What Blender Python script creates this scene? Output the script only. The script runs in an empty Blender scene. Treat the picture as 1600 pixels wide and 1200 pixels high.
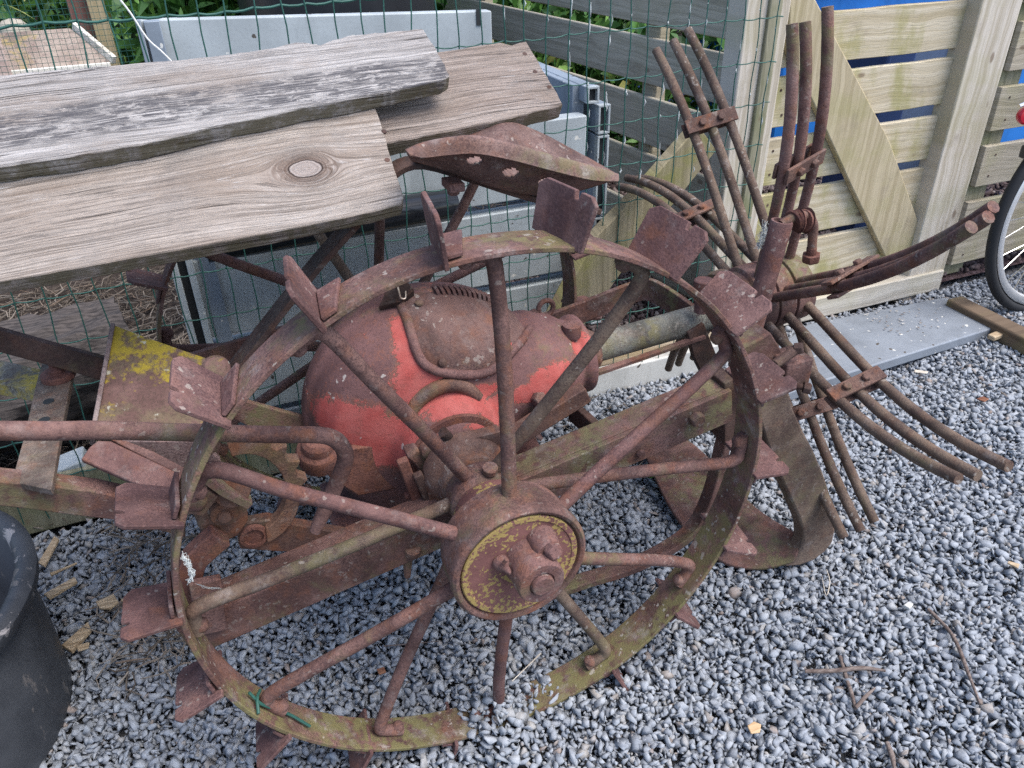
import bpy, bmesh, math, random
import numpy as np
from mathutils import Vector, Matrix, Quaternion
from mathutils.bvhtree import BVHTree
random.seed(7); rng = np.random.default_rng(11)
SC = bpy.context.scene; COL = SC.collection
R_ = math.radians
V = Vector

# ------------------------------------------------------------------ camera
F = 1240.0
CAM = V((-.27, -.725, 1.122)); YAW, PITCH, ROLL = R_(21.5), R_(32.1), R_(-1.3)
_f = V((math.sin(YAW)*math.cos(PITCH), math.cos(YAW)*math.cos(PITCH), -math.sin(PITCH)))
_r0 = V((math.cos(YAW), -math.sin(YAW), 0)); _u0 = _r0.cross(_f)
_r = _r0*math.cos(ROLL) + _u0*math.sin(ROLL); _u = _u0*math.cos(ROLL) - _r0*math.sin(ROLL)
cd = bpy.data.cameras.new('camera'); cam = bpy.data.objects.new('camera', cd); COL.objects.link(cam)
cam.matrix_world = Matrix(((_r.x, _u.x, -_f.x, CAM.x), (_r.y, _u.y, -_f.y, CAM.y), (_r.z, _u.z, -_f.z, CAM.z), (0, 0, 0, 1)))
cd.sensor_fit = 'HORIZONTAL'; cd.sensor_width = 36; cd.lens = F/1600*36; cd.clip_start = .02; cd.clip_end = 400
SC.camera = cam

def ray(px, py): return (_f + _r*((px-800)/F) - _u*((py-600)/F))
def onp(px, py, n, p0):
    d = ray(px, py); n = V(n); return CAM + d*((V(p0)-CAM).dot(n)/d.dot(n))
def Y(px, py, y): return onp(px, py, (0, 1, 0), (0, y, 0))     # a point of the vertical plane y = const
def X(px, py, x): return onp(px, py, (1, 0, 0), (x, 0, 0))
def Z(px, py, z=0.): return onp(px, py, (0, 0, 1), (0, 0, z))

# ------------------------------------------------------------------ materials
class NT:
    def __init__(s, name):
        m = bpy.data.materials.new(name); m.use_nodes = True; s.m = m; s.t = m.node_tree; s.t.nodes.clear()
        s.out = s.n('ShaderNodeOutputMaterial'); s.b = s.n('ShaderNodeBsdfPrincipled')
        s.l(s.b.outputs[0], s.out.inputs[0]); s.tc = s.n('ShaderNodeTexCoord')
    def n(s, k): return s.t.nodes.new(k)
    def l(s, a, b): s.t.links.new(a, b)
    def setin(s, sock, v):
        if isinstance(v, bpy.types.NodeSocket): s.l(v, sock)
        else: sock.default_value = v
    def co(s, scale=(1, 1, 1), src='Object', loc=(0, 0, 0)):
        mp = s.n('ShaderNodeMapping'); s.l(s.tc.outputs[src], mp.inputs[0])
        mp.inputs['Scale'].default_value = scale; mp.inputs['Location'].default_value = loc; return mp.outputs[0]
    def noise(s, vec, scale, detail=4, rough=.55, dist=0.):
        q = s.n('ShaderNodeTexNoise'); s.l(vec, q.inputs['Vector']); q.inputs['Scale'].default_value = scale
        q.inputs['Detail'].default_value = detail; q.inputs['Roughness'].default_value = rough; q.inputs['Distortion'].default_value = dist
        return q.outputs[0]
    def vor(s, vec, scale, feat='F1'):
        q = s.n('ShaderNodeTexVoronoi'); q.feature = feat; s.l(vec, q.inputs['Vector']); q.inputs['Scale'].default_value = scale; return q.outputs[0]
    def rng(s, v, a, b, c=0., d=1.):
        q = s.n('ShaderNodeMapRange'); q.interpolation_type = 'SMOOTHSTEP'; s.l(v, q.inputs[0])
        for i, x in zip((1, 2, 3, 4), (a, b, c, d)): q.inputs[i].default_value = x
        return q.outputs[0]
    def math(s, op, a, b=0.):
        q = s.n('ShaderNodeMath'); q.operation = op; s.setin(q.inputs[0], a); s.setin(q.inputs[1], b); return q.outputs[0]
    def mix(s, f, a, b, mode='MIX'):
        q = s.n('ShaderNodeMix'); q.data_type = 'RGBA'; q.blend_type = mode; s.setin(q.inputs[0], f)
        for i, x in ((6, a), (7, b)):
            if isinstance(x, bpy.types.NodeSocket): s.l(x, q.inputs[i])
            else: q.inputs[i].default_value = (*x, 1)
        return q.outputs[2]
    def sep(s, vec):
        q = s.n('ShaderNodeSeparateXYZ'); s.l(vec, q.inputs[0]); return q.outputs
    def comb(s, x, y, z):
        q = s.n('ShaderNodeCombineXYZ')
        for i, v in enumerate((x, y, z)): s.setin(q.inputs[i], v)
        return q.outputs[0]
    def island(s): return s.n('ShaderNodeNewGeometry').outputs['Random Per Island']
    def ramp(s, f, stops):
        q = s.n('ShaderNodeValToRGB'); s.l(f, q.inputs[0]); e = q.color_ramp.elements
        while len(e) < len(stops): e.new(.5)
        for k, (p, c) in zip(e, stops): k.position = p; k.color = (*c, 1)
        return q.outputs[0]
    def fin(s, col, rough=.8, bump=None, bs=.3, bd=.002, metal=0., spec=.3):
        s.setin(s.b.inputs['Base Color'], col if isinstance(col, bpy.types.NodeSocket) else (*col, 1))
        s.setin(s.b.inputs['Roughness'], rough); s.b.inputs['Metallic'].default_value = metal
        s.b.inputs['Specular IOR Level'].default_value = spec
        if bump is not None:
            q = s.n('ShaderNodeBump'); q.inputs['Strength'].default_value = bs; q.inputs['Distance'].default_value = bd
            s.l(bump, q.inputs['Height']); s.l(q.outputs[0], s.b.inputs['Normal'])
        return s.m

def rust(name, dark=(.105, .048, .046), light=(.215, .105, .098), moss=.25, orange=.3, specks=.5, mosscol=(.15, .135, .068), off=(0, 0, 0), dust=.25, low=0.):
    def lt(c): g = sum(c)/3; return tuple(min(1, (q*.82+g*.18)*1.12) for q in c)
    dark, light = lt(dark), lt(light); dark = (dark[0]*.86, dark[1]*.88, dark[2]*.80); light = (light[0]*.90, light[1]*.93, light[2]*.84); specks *= .45
    t = NT(name); c = t.co(loc=off)
    a = t.noise(c, 14, 6, .62, .3); col = t.mix(t.rng(a, .36, .64), dark, light)
    b = t.noise(t.co(loc=(off[0]+3, off[1], off[2])), 5.5, 5, .65, .5); col = t.mix(t.math('MULTIPLY', t.rng(b, .47, .66), .72), col, tuple(q*.5 for q in dark))
    o2 = t.noise(t.co(loc=(off[0], off[1], off[2]+6)), 10, 6, .7, .6); col = t.mix(t.math('MULTIPLY', t.rng(o2, .54, .68), orange), col, (.20, .088, .045))
    o = t.noise(c, 31, 5, .6); col = t.mix(t.math('MULTIPLY', t.rng(o, .5, .68), orange), col, (.225, .085, .04))
    pm = t.rng(t.noise(t.co(loc=(off[0], off[1]+8, off[2])), 9, 4, .6), .40, .62)
    pit = t.noise(c, 330, 4, .65); col = t.mix(t.math('MULTIPLY', t.rng(pit, .50, .62), t.math('MULTIPLY', t.math('ADD', pm, .18), .52)), col, (.05, .028, .030))
    pit2 = t.noise(c, 120, 4, .65); col = t.mix(t.math('MULTIPLY', t.rng(pit2, .55, .66), .45), col, (.07, .036, .036))
    col = t.mix(t.math('MULTIPLY', t.rng(pit, .47, .38), .16), col, tuple(min(1, q*1.5) for q in light))
    m = t.noise(c, 8, 5, .65, .4); mf = t.noise(c, 55, 3, .6)
    if low: m = t.math('ADD', m, t.math('MULTIPLY', t.rng(t.sep(t.tc.outputs['Object'])[2], .45, .1), low))
    mm = t.math('MULTIPLY', t.rng(m, .62-.3*moss, .78-.2*moss), t.rng(mf, .34, .56))
    col = t.mix(t.math('MULTIPLY', mm, min(1., .35+moss)), col, mosscol)
    d = t.noise(c, 21, 7, .75); col = t.mix(t.math('MULTIPLY', t.rng(d, .53, .70), dust), col, (.30, .262, .245))
    s = t.noise(c, 95, 2, .5); s2 = t.noise(c, 11, 2, .5)
    col = t.mix(t.math('MULTIPLY', t.math('MULTIPLY', t.rng(s, .635, .67), t.rng(s2, .42, .56)), specks), col, (.42, .385, .34))
    h = t.math('ADD', t.math('MULTIPLY', a, .5), t.math('ADD', t.math('MULTIPLY', pit, .6), t.math('MULTIPLY', o, .4)))
    return t.fin(col, t.rng(o, .3, .7, .62, .92), h, .55, .004, spec=.25)

M = {}
M['rust'] = rust('rusted_iron', moss=.42, orange=.4)
M['rust_plain'] = rust('rusted_iron_plain', moss=.15, orange=.35, specks=.7, dust=.25, dark=(.115, .05, .052), light=(.185, .085, .085), off=(3, 1, 0))
M['rust_moss'] = rust('rusted_iron_mossy', moss=.6, orange=.3, specks=.6, off=(1, 5, 2), dust=.3)
M['rust_rim'] = rust('rusted_rim', moss=.55, orange=.3, specks=1.3, off=(1, 5, 2), dust=.55, low=.14, mosscol=(.165, .15, .065))
M['rust_dark'] = rust('rusted_iron_dark', dark=(.045, .026, .024), light=(.11, .058, .05), moss=.2, orange=.15, specks=.3, off=(2, 2, 7), dust=.1)
M['rust_tine'] = rust('rusted_tine', dark=(.095, .058, .048), light=(.175, .115, .09), moss=.32, orange=.12, specks=.8, off=(5, 2, 1), dust=.45)
M['rust_lug'] = rust('rusted_lug', dark=(.105, .047, .052), light=(.20, .098, .098), moss=.08, orange=.12, specks=1., off=(7, 1, 3), dust=.35)
M['rust_red'] = rust('rusted_red', dark=(.13, .045, .038), light=(.21, .08, .062), moss=.2, orange=.5, specks=.3, off=(4, 4, 4), dust=.1)
M['rust_cast'] = rust('rusted_casting', dark=(.11, .055, .048), light=(.20, .10, .08), moss=.35, orange=.6, specks=.6, off=(9, 1, 4), dust=.25)

def housing_mat():
    t = NT('worn_red_casting'); c = t.co()
    a = t.noise(c, 12, 6, .6, .3); col = t.mix(t.rng(a, .3, .7), (.115, .058, .056), (.19, .098, .092))
    pt = t.noise(c, 300, 4, .65); col = t.mix(t.math('MULTIPLY', t.rng(pt, .52, .64), .5), col, (.06, .032, .03))
    m = t.noise(c, 9, 5, .7); mf = t.noise(c, 50, 3, .6)
    col = t.mix(t.math('MULTIPLY', t.math('MULTIPLY', t.rng(m, .55, .7), t.rng(mf, .4, .6)), .7), col, (.15, .125, .06))
    # surviving red paint: worn patches with a shape of their own
    def blob(p, r):
        sub = t.n('ShaderNodeVectorMath'); sub.operation = 'SUBTRACT'; t.l(t.tc.outputs['Object'], sub.inputs[0]); sub.inputs[1].default_value = p
        sc = t.n('ShaderNodeVectorMath'); sc.operation = 'DIVIDE'; t.l(sub.outputs[0], sc.inputs[0]); sc.inputs[1].default_value = r
        ln = t.n('ShaderNodeVectorMath'); ln.operation = 'LENGTH'; t.l(sc.outputs[0], ln.inputs[0]); return t.rng(ln.outputs[1], .55, 1.25, 1, 0)
    acc = None
    for p, r in PAINT:
        b = blob(p, r); acc = b if acc is None else t.math('MAXIMUM', acc, b)
    n1 = t.noise(c, 26, 6, .68); n2 = t.noise(c, 270, 4, .7)
    v = t.math('ADD', acc, t.math('ADD', t.math('MULTIPLY', t.math('SUBTRACT', n1, .5), 1.5), t.math('ADD', t.math('MULTIPLY', t.math('SUBTRACT', n2, .5), 1.6), t.math('MULTIPLY', t.math('SUBTRACT', t.noise(t.co(loc=(4, 4, 4)), 95, 5, .7), .5), 1.6))))
    f = t.math('MULTIPLY', t.rng(v, .44, .64), t.rng(t.noise(t.co(loc=(1, 1, 1)), 60, 5, .7), .25, .5, .55, .95))
    red = t.mix(t.rng(t.noise(c, 30, 4), .3, .7), (.37, .070, .060), (.43, .115, .10))
    col = t.mix(t.math('MULTIPLY', t.rng(v, .05, .45), .5), col, (.24, .10, .065)); col = t.mix(f, col, red)
    s = t.noise(c, 55, 2, .5); col = t.mix(t.math('MULTIPLY', t.rng(s, .7, .73), .7), col, (.5, .46, .42))
    h = t.math('ADD', t.math('MULTIPLY', n2, .5), t.math('MULTIPLY', f, .4))
    return t.fin(col, .72, h, .45, .003, spec=.3)

def plank_mat(name, knot=None, stain=None, tone=(.27, .225, .205), pale=(.44, .40, .385), seed=0., W=.16):
    t = NT(name); xyz = t.sep(t.tc.outputs['Object'])
    wob = t.noise(t.comb(t.math('MULTIPLY', xyz[0], 3.2), t.math('MULTIPLY', xyz[1], 7), seed), 1., 3, .5)
    y = t.math('ADD', xyz[1], t.math('MULTIPLY', t.math('SUBTRACT', wob, .5), .028)); y = t.math('ADD', y, xyz[2]); xx = xyz[0]
    if knot:
        kx, ky, R = knot
        dx = t.math('SUBTRACT', xyz[0], kx); dy = t.math('SUBTRACT', xyz[1], ky)
        wk = t.math('MULTIPLY', t.math('SUBTRACT', t.noise(t.co((30, 30, 30)), 1., 3), .5), .010)
        dx = t.math('ADD', dx, wk); dy2 = t.math('ADD', dy, wk)
        r2 = t.math('ADD', t.math('MULTIPLY', t.math('MULTIPLY', dx, dx), .40), t.math('MULTIPLY', dy2, dy2))
        r = t.math('SQRT', r2); sfac = t.math('SUBTRACT', 1., t.math('DIVIDE', R*R*3.4, t.math('MAXIMUM', r2, 1e-5)))
        y = t.math('ADD', t.math('MULTIPLY', dy, t.math('MAXIMUM', sfac, -1.2)), t.math('ADD', xyz[2], t.math('MULTIPLY', t.math('SUBTRACT', wob, .5), .024)))
    g0 = t.noise(t.comb(t.math('MULTIPLY', xx, .8), t.math('MULTIPLY', y, 34), seed+3), 1., 4, .6)
    g1 = t.noise(t.comb(t.math('MULTIPLY', xx, 1.6), t.math('MULTIPLY', y, 150), seed), 1., 5, .65)
    g2 = t.noise(t.comb(t.math('MULTIPLY', xx, 7), t.math('MULTIPLY', y, 560), seed+4), 1., 4, .65)
    g3 = t.noise(t.comb(t.math('MULTIPLY', xx, 4), t.math('MULTIPLY', xyz[1], 13), seed+9), 1., 5, .65)
    dk = tuple(q*.40 for q in tone)
    col = t.mix(t.rng(g0, .22, .78), tone, pale)
    col = t.mix(t.math('MULTIPLY', t.rng(g1, .50, .36), .50), col, dk)
    col = t.mix(t.math('MULTIPLY', t.rng(g2, .50, .62), .62), col, dk)
    col = t.mix(t.math('MULTIPLY', t.rng(g2, .48, .36), .30), col, tuple(min(1, q*1.25) for q in pale))
    col = t.mix(t.math('MULTIPLY', t.rng(g3, .46, .68), .55), col, (.205, .16, .128))
    col = t.mix(t.math('MULTIPLY', t.rng(t.noise(t.co(loc=(seed, 0, 0)), 9, 5, .65), .5, .7), .35), col, (.19, .18, .175))
    ck = t.noise(t.comb(t.math('MULTIPLY', xx, 1.1), t.math('MULTIPLY', y, 62), seed+14), 1., 3, .5)
    cm = t.noise(t.comb(t.math('MULTIPLY', xx, 2.5), t.math('MULTIPLY', xyz[1], 22), seed+15), 1., 2, .5)
    ck = t.math('ABSOLUTE', t.math('SUBTRACT', ck, .5)); crack = t.math('MULTIPLY', t.rng(ck, .011, .003), t.rng(cm, .5, .6))
    col = t.mix(t.math('MULTIPLY', crack, .8), col, (.045, .036, .032))
    sc = t.noise(t.comb(t.math('MULTIPLY', xx, 26), t.math('MULTIPLY', y, 300), seed+21), 1., 4, .7); sm_ = t.noise(t.co(loc=(seed, 7, 0)), 7, 4, .6)
    col = t.mix(t.math('MULTIPLY', t.math('MULTIPLY', t.rng(sc, .56, .66), t.rng(sm_, .45, .6)), .55), col, (.52, .50, .485))
    col = t.mix(t.math('MULTIPLY', t.math('MULTIPLY', t.rng(sc, .46, .38), t.rng(sm_, .56, .42)), .5), col, (.10, .085, .078))
    if stain:                       # a weather stain along the middle of the board, broken by scraped fibres
        c0, hw, amt = stain
        n1 = t.noise(t.comb(t.math('MULTIPLY', xx, 5), t.math('MULTIPLY', xyz[1], 10), seed+2), 1., 6, .7)
        d = t.math('ABSOLUTE', t.math('SUBTRACT', xyz[1], t.math('ADD', c0, t.math('MULTIPLY', xx, .012))))
        v = t.math('ADD', t.math('MULTIPLY', t.rng(d, hw*1.25, hw*.45), .6), t.math('MULTIPLY', t.math('SUBTRACT', n1, .5), 1.5))
        fib = t.noise(t.comb(t.math('MULTIPLY', xx, 16), t.math('MULTIPLY', y, 330), seed+6), 1., 4, .7)
        spl = t.noise(t.comb(t.math('MULTIPLY', xx, 34), t.math('MULTIPLY', xyz[1], 70), seed+6), 1., 4, .7)
        f = t.math('MULTIPLY', t.rng(v, .22, .62), t.math('MULTIPLY', t.rng(fib, .62, .45), t.rng(spl, .60, .50)))
        col = t.mix(t.math('MULTIPLY', f, amt), col, (.085, .082, .088))
    edge = t.sep(t.tc.outputs['Object'])[2]
    em = t.noise(t.co((1, 1, 1), loc=(seed, 3, 0)), 34, 6, .7)
    below = t.rng(edge, -.0006, -.003)
    col = t.mix(t.math('MULTIPLY', below, t.math('MULTIPLY', t.rng(em, .34, .56), .75)), col, (.115, .10, .055))
    h = t.math('SUBTRACT', t.math('ADD', t.math('MULTIPLY', g2, .7), t.math('MULTIPLY', g1, .8)), crack)
    if knot:
        rings = t.noise(t.comb(t.math('MULTIPLY', r, 420), seed, t.math('MULTIPLY', wk, 20.)), 1., 3, .5)
        kcol = t.mix(t.rng(rings, .35, .65), (.25, .205, .18), (.37, .325, .30))
        halo = t.math('MULTIPLY', t.rng(r, R*2.9, R*1.1), t.rng(rings, .70, .38, .15, 1))
        col = t.mix(t.math('MULTIPLY', halo, .8), col, (.115, .075, .058))
        col = t.mix(t.rng(r, R*1.10, R*1.0), col, (.05, .035, .03)); col = t.mix(t.rng(r, R*.98, R*.9), col, kcol)
    return t.fin(col, .9, h, .9, .004, spec=.12)

def fence_wood(name, base=(.41, .36, .235), pale=(.54, .49, .37), green=.5, axis=0, seed=0., gcol=(.27, .27, .085)):
    t = NT(name); xyz = t.sep(t.tc.outputs['Object']); rnd = t.n('ShaderNodeObjectInfo').outputs['Random']
    L, W = (xyz[0], xyz[2]) if axis == 0 else (xyz[2], xyz[0])
    if axis == 1: L, W = xyz[1], xyz[2]
    so = t.math('MULTIPLY', rnd, 37.)
    wob = t.noise(t.comb(t.math('MULTIPLY', L, 4), t.math('MULTIPLY', W, 5), so), 1., 3)
    w2 = t.math('ADD', W, t.math('MULTIPLY', wob, .05))
    g = t.noise(t.comb(t.math('MULTIPLY', L, 1.5), t.math('MULTIPLY', w2, 75), so), 1., 5, .6)
    f = t.noise(t.comb(t.math('MULTIPLY', L, 14), t.math('MULTIPLY', w2, 320), so), 1., 3, .6)
    col = t.mix(t.rng(g, .36, .64), base, pale)
    col = t.mix(t.math('MULTIPLY', t.rng(f, .56, .7), .35), col, tuple(q*.5 for q in base))
    gm = t.noise(t.comb(t.math('MULTIPLY', L, 9), t.math('MULTIPLY', W, 5), so), 1., 5, .6)
    col = t.mix(t.math('MULTIPLY', t.rng(gm, .44, .66), green), col, gcol)
    st = t.noise(t.comb(t.math('MULTIPLY', L, 6), t.math('MULTIPLY', W, 10), t.math('ADD', so, 5.)), 1., 5, .65)
    col = t.mix(t.math('MULTIPLY', t.rng(st, .56, .72), .5), col, (.24, .2, .15))
    kn = t.vor(t.comb(t.math('MULTIPLY', L, 5.5), t.math('MULTIPLY', W, 11), so), 1.)
    col = t.mix(t.math('MULTIPLY', t.rng(kn, .10, .05), .7), col, (.16, .11, .075))
    return t.fin(col, .85, t.math('ADD', f, g), .5, .002, spec=.2)

def plastic(name, col, var=.12, rough=.6, specks=True, spec=.35):
    t = NT(name); c = t.co(); n = t.noise(c, 6, 5, .6)
    cc = t.mix(t.rng(n, .3, .7), tuple(q*(1-var) for q in col), tuple(min(1, q*(1+var)) for q in col))
    g_ = t.noise(t.co((9, 9, 2.2)), 1., 6, .7); cc = t.mix(t.math('MULTIPLY', t.rng(g_, .48, .70), .42), cc, tuple(q*.55 for q in col))
    g2_ = t.noise(t.co((2, 2, 16)), 3., 5, .7); cc = t.mix(t.math('MULTIPLY', t.rng(g2_, .56, .72), .25), cc, tuple(min(1, q*1.3) for q in col))
    f = t.noise(c, 130, 3, .6); cc = t.mix(t.math('MULTIPLY', t.rng(f, .5, .7), .25), cc, tuple(q*.6 for q in col))
    if specks:
        s = t.noise(c, 62, 2, .4); cc = t.mix(t.rng(s, .71, .74), cc, (.62, .62, .58))
        s2 = t.noise(t.co(loc=(5, 5, 5)), 40, 2, .4); cc = t.mix(t.rng(s2, .72, .75), cc, (.08, .07, .06))
    return t.fin(cc, rough, f, .15, .001, spec=spec)

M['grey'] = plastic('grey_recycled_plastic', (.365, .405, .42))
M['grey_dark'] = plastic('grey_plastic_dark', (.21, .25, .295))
M['slab'] = plastic('grey_slab', (.20, .225, .26), rough=.5)
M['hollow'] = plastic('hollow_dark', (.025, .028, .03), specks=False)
M['black'] = plastic('black_plastic', (.03, .032, .036), rough=.35, specks=False, spec=.5)
M['blue'] = plastic('blue_plastic', (.025, .19, .60), rough=.4, specks=False)
M['navy'] = plastic('dark_crate', (.03, .06, .17), rough=.5, specks=False)
M['crate'] = plastic('grey_crate', (.10, .15, .27), rough=.5, specks=False)
M['tyre'] = plastic('tyre_rubber', (.02, .021, .024), rough=.7, specks=False)
M['alu'] = NT('rim_alloy').fin((.72, .72, .72), .35, metal=.6)
M['chrome'] = NT('chrome').fin((.75, .75, .75), .15, metal=1.)
M['red_lens'] = NT('red_lens').fin((.45, .012, .03), .2, spec=.5)
M['wire'] = plastic('green_coated_wire', (.03, .105, .085), rough=.45, specks=False)
M['wire_web'] = NT('cobweb').fin((.50, .53, .52), .9)
M['cord'] = NT('white_cord').fin((.75, .75, .72), .7)
M['copperwire'] = NT('pale_wire').fin((.55, .45, .36), .35, metal=.7)
M['slat'] = fence_wood('gate_slat', (.42, .355, .24), (.56, .495, .375), green=.7, gcol=(.27, .255, .085))
M['slat_grey'] = fence_wood('grey_slat', (.33, .29, .22), (.46, .41, .33), .25)
M['slat_old'] = fence_wood('old_slat', (.33, .295, .225), (.46, .415, .33), .22, axis=1, gcol=(.27, .26, .15))
M['post'] = fence_wood('post_wood', (.42, .37, .29), (.58, .53, .46), .22, axis=2)
M['post_green'] = fence_wood('post_green', (.20, .19, .13), (.31, .29, .21), .55, axis=2, gcol=(.15, .17, .07))
M['brace'] = fence_wood('brace_wood', (.36, .30, .19), (.48, .41, .28), .3, axis=2)
M['brace_moss'] = fence_wood('mossy_brace', (.17, .145, .09), (.26, .225, .15), .6, axis=2, gcol=(.17, .175, .035))
M['timber_pale'] = fence_wood('pale_timber', (.46, .42, .35), (.6, .56, .49), .15)
M['timber_brown'] = fence_wood('brown_timber', (.09, .062, .042), (.15, .11, .078), .3, axis=1)
M['timber_bare'] = fence_wood('split_timber', (.42, .31, .19), (.58, .47, .34), .08)
M['concrete'] = plastic('pale_concrete', (.50, .50, .475), var=.15, rough=.9)
M['hutch_lid'] = rust('felted_lid', dark=(.24, .17, .155), light=(.34, .26, .235), moss=.3, mosscol=(.5, .38, .06), orange=0., specks=.3)
M['white_wood'] = fence_wood('white_painted_wood', (.55, .52, .45), (.72, .69, .62), .1)
M['pink_wood'] = fence_wood('pink_board', (.48, .36, .31), (.58, .46, .4), .05)
M['brown_post'] = fence_wood('brown_post', (.15, .07, .06), (.2, .10, .085), .1, axis=2)
M['tan_post'] = fence_wood('tan_post', (.36, .29, .17), (.46, .38, .25), .3, axis=2)

def bucket_mat():
    t = NT('bucket_rubber'); c = t.co(); n = t.noise(c, 7, 6, .65); col = t.mix(t.rng(n, .3, .7), (.028, .031, .037), (.062, .067, .077))
    z = t.sep(t.tc.outputs['Object'])[2]; p = t.noise(c, 20, 5, .7, .5)
    m = t.math('MULTIPLY', t.rng(p, .59, .64), t.rng(z, .235, .262)); col = t.mix(t.math('MULTIPLY', m, .75), col, (.33, .31, .31))
    p2 = t.noise(t.co((1, 1, .4)), 30, 4, .7); col = t.mix(t.math('MULTIPLY', t.rng(p2, .62, .68), .35), col, (.25, .22, .2))
    return t.fin(col, t.rng(n, .3, .7, .42, .6), t.noise(c, 40, 4), .15, .003, spec=.4)
M['bucket'] = bucket_mat()

def gravel_mat():
    t = NT('gravel_stone'); i = t.island(); c = t.co()
    col = t.ramp(i, [(0, (.175, .192, .22)), (.2, (.225, .248, .283)), (.5, (.275, .30, .338)), (.75, (.305, .331, .368)), (.9, (.345, .367, .395)), (.955, (.30, .285, .265)), (1, (.24, .19, .165))])
    n = t.noise(c, 90, 5, .65); col = t.mix(t.math('MULTIPLY', t.rng(n, .35, .7), .4), col, (.40, .42, .445))
    n2 = t.noise(c, 220, 3, .6); col = t.mix(t.math('MULTIPLY', t.rng(n2, .52, .68), .4), col, (.12, .13, .145))
    return t.fin(col, .97, n2, .6, .0012, spec=.05)
M['gravel'] = gravel_mat()

def soil_mat(name, a, b, c2):
    t = NT(name); c = t.co(); n = t.noise(c, 40, 6, .7); col = t.mix(t.rng(n, .3, .7), a, b)
    n2 = t.vor(c, 55); col = t.mix(t.math('MULTIPLY', t.rng(n2, .2, .6), .6), col, c2)
    return t.fin(col, .95, t.math('ADD', n, n2), .9, .02, spec=.1)
M['ground'] = soil_mat('bare_ground', (.09, .095, .105), (.16, .165, .175), (.10, .10, .105))
M['soil'] = soil_mat('dark_soil', (.045, .035, .032), (.11, .09, .08), (.035, .028, .026))
M['mulch'] = soil_mat('bark_mulch', (.05, .035, .04), (.14, .10, .11), (.07, .045, .045))

def island_mat(name, stops, rough=.8, spec=.2, trans=0.):
    t = NT(name); col = t.ramp(t.island(), stops); n = t.noise(t.co(), 60, 4); col = t.mix(t.math('MULTIPLY', t.rng(n, .4, .7), .3), col, tuple(q*.6 for q in stops[0][1]))
    if trans: t.b.inputs['Transmission Weight'].default_value = 0.
    return t.fin(col, rough, spec=spec)
M['straw'] = island_mat('dry_straw', [(0, (.07, .056, .045)), (.4, (.145, .12, .098)), (.8, (.27, .235, .20)), (1, (.2, .14, .10))], .9)
M['leaf'] = island_mat('green_leaf', [(0, (.018, .062, .014)), (.4, (.04, .125, .022)), (.8, (.085, .20, .035)), (.96, (.15, .26, .05)), (1, (.24, .19, .06))], .5, .4)
M['weed'] = island_mat('weed_leaf', [(0, (.09, .26, .03)), (1, (.22, .46, .06))], .5, .4)
M['bark_chip'] = island_mat('mulch_chip', [(0, (.05, .035, .035)), (.5, (.13, .095, .095)), (.9, (.22, .18, .17)), (1, (.35, .3, .27))], .9)
def chip_mat(name, a, b):
    t = NT(name); n = t.noise(t.co((8, 60, 60)), 3, 4); return t.fin(t.mix(t.rng(n, .3, .7), a, b), .85, n, .5, .002)
M['chip'] = chip_mat('wood_chip', (.28, .20, .12), (.48, .38, .26))
M['twig'] = chip_mat('twig_bark', (.085, .06, .052), (.21, .17, .15))
M['pale_stem'] = chip_mat('dry_stem', (.40, .35, .29), (.6, .55, .47))
M['dead_leaf'] = chip_mat('dead_leaf', (.13, .05, .03), (.25, .12, .07))
M['tan_leaf'] = chip_mat('tan_leaf', (.42, .28, .15), (.58, .42, .26))
M['log'] = chip_mat('old_log', (.03, .026, .025), (.10, .085, .078))

def lichen_mat():
    t = NT('lichen_plate'); c = t.co(); a = t.noise(c, 14, 6, .6); col = t.mix(t.rng(a, .33, .68), (.12, .07, .062), (.21, .125, .11))
    g = t.noise(c, 18, 5, .7); col = t.mix(t.math('MULTIPLY', t.rng(g, .46, .62), .55), col, (.16, .14, .08))
    pt = t.noise(c, 260, 4, .65); col = t.mix(t.math('MULTIPLY', t.rng(pt, .5, .62), .5), col, (.07, .05, .04))
    x = t.sep(t.tc.outputs['Object']); edge = t.math('MULTIPLY', t.rng(x[1], .33, .415, 0, 1), t.rng(x[0], -.50, -.36, .45, 1))
    y = t.noise(c, 21, 7, .72); y2 = t.noise(c, 110, 3, .6)
    v = t.math('ADD', t.math('ADD', y, t.math('MULTIPLY', edge, .26)), t.math('MULTIPLY', t.math('SUBTRACT', y2, .5), .35))
    col = t.mix(t.math('MULTIPLY', t.rng(v, .56, .70), .9), col, (.36, .27, .035))
    w = t.noise(c, 45, 3, .6); col = t.mix(t.math('MULTIPLY', t.rng(w, .64, .70), .7), col, (.5, .5, .42))
    return t.fin(col, .9, t.math('ADD', y2, a), .5, .004, spec=.15)
M['lichen'] = lichen_mat()
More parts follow.
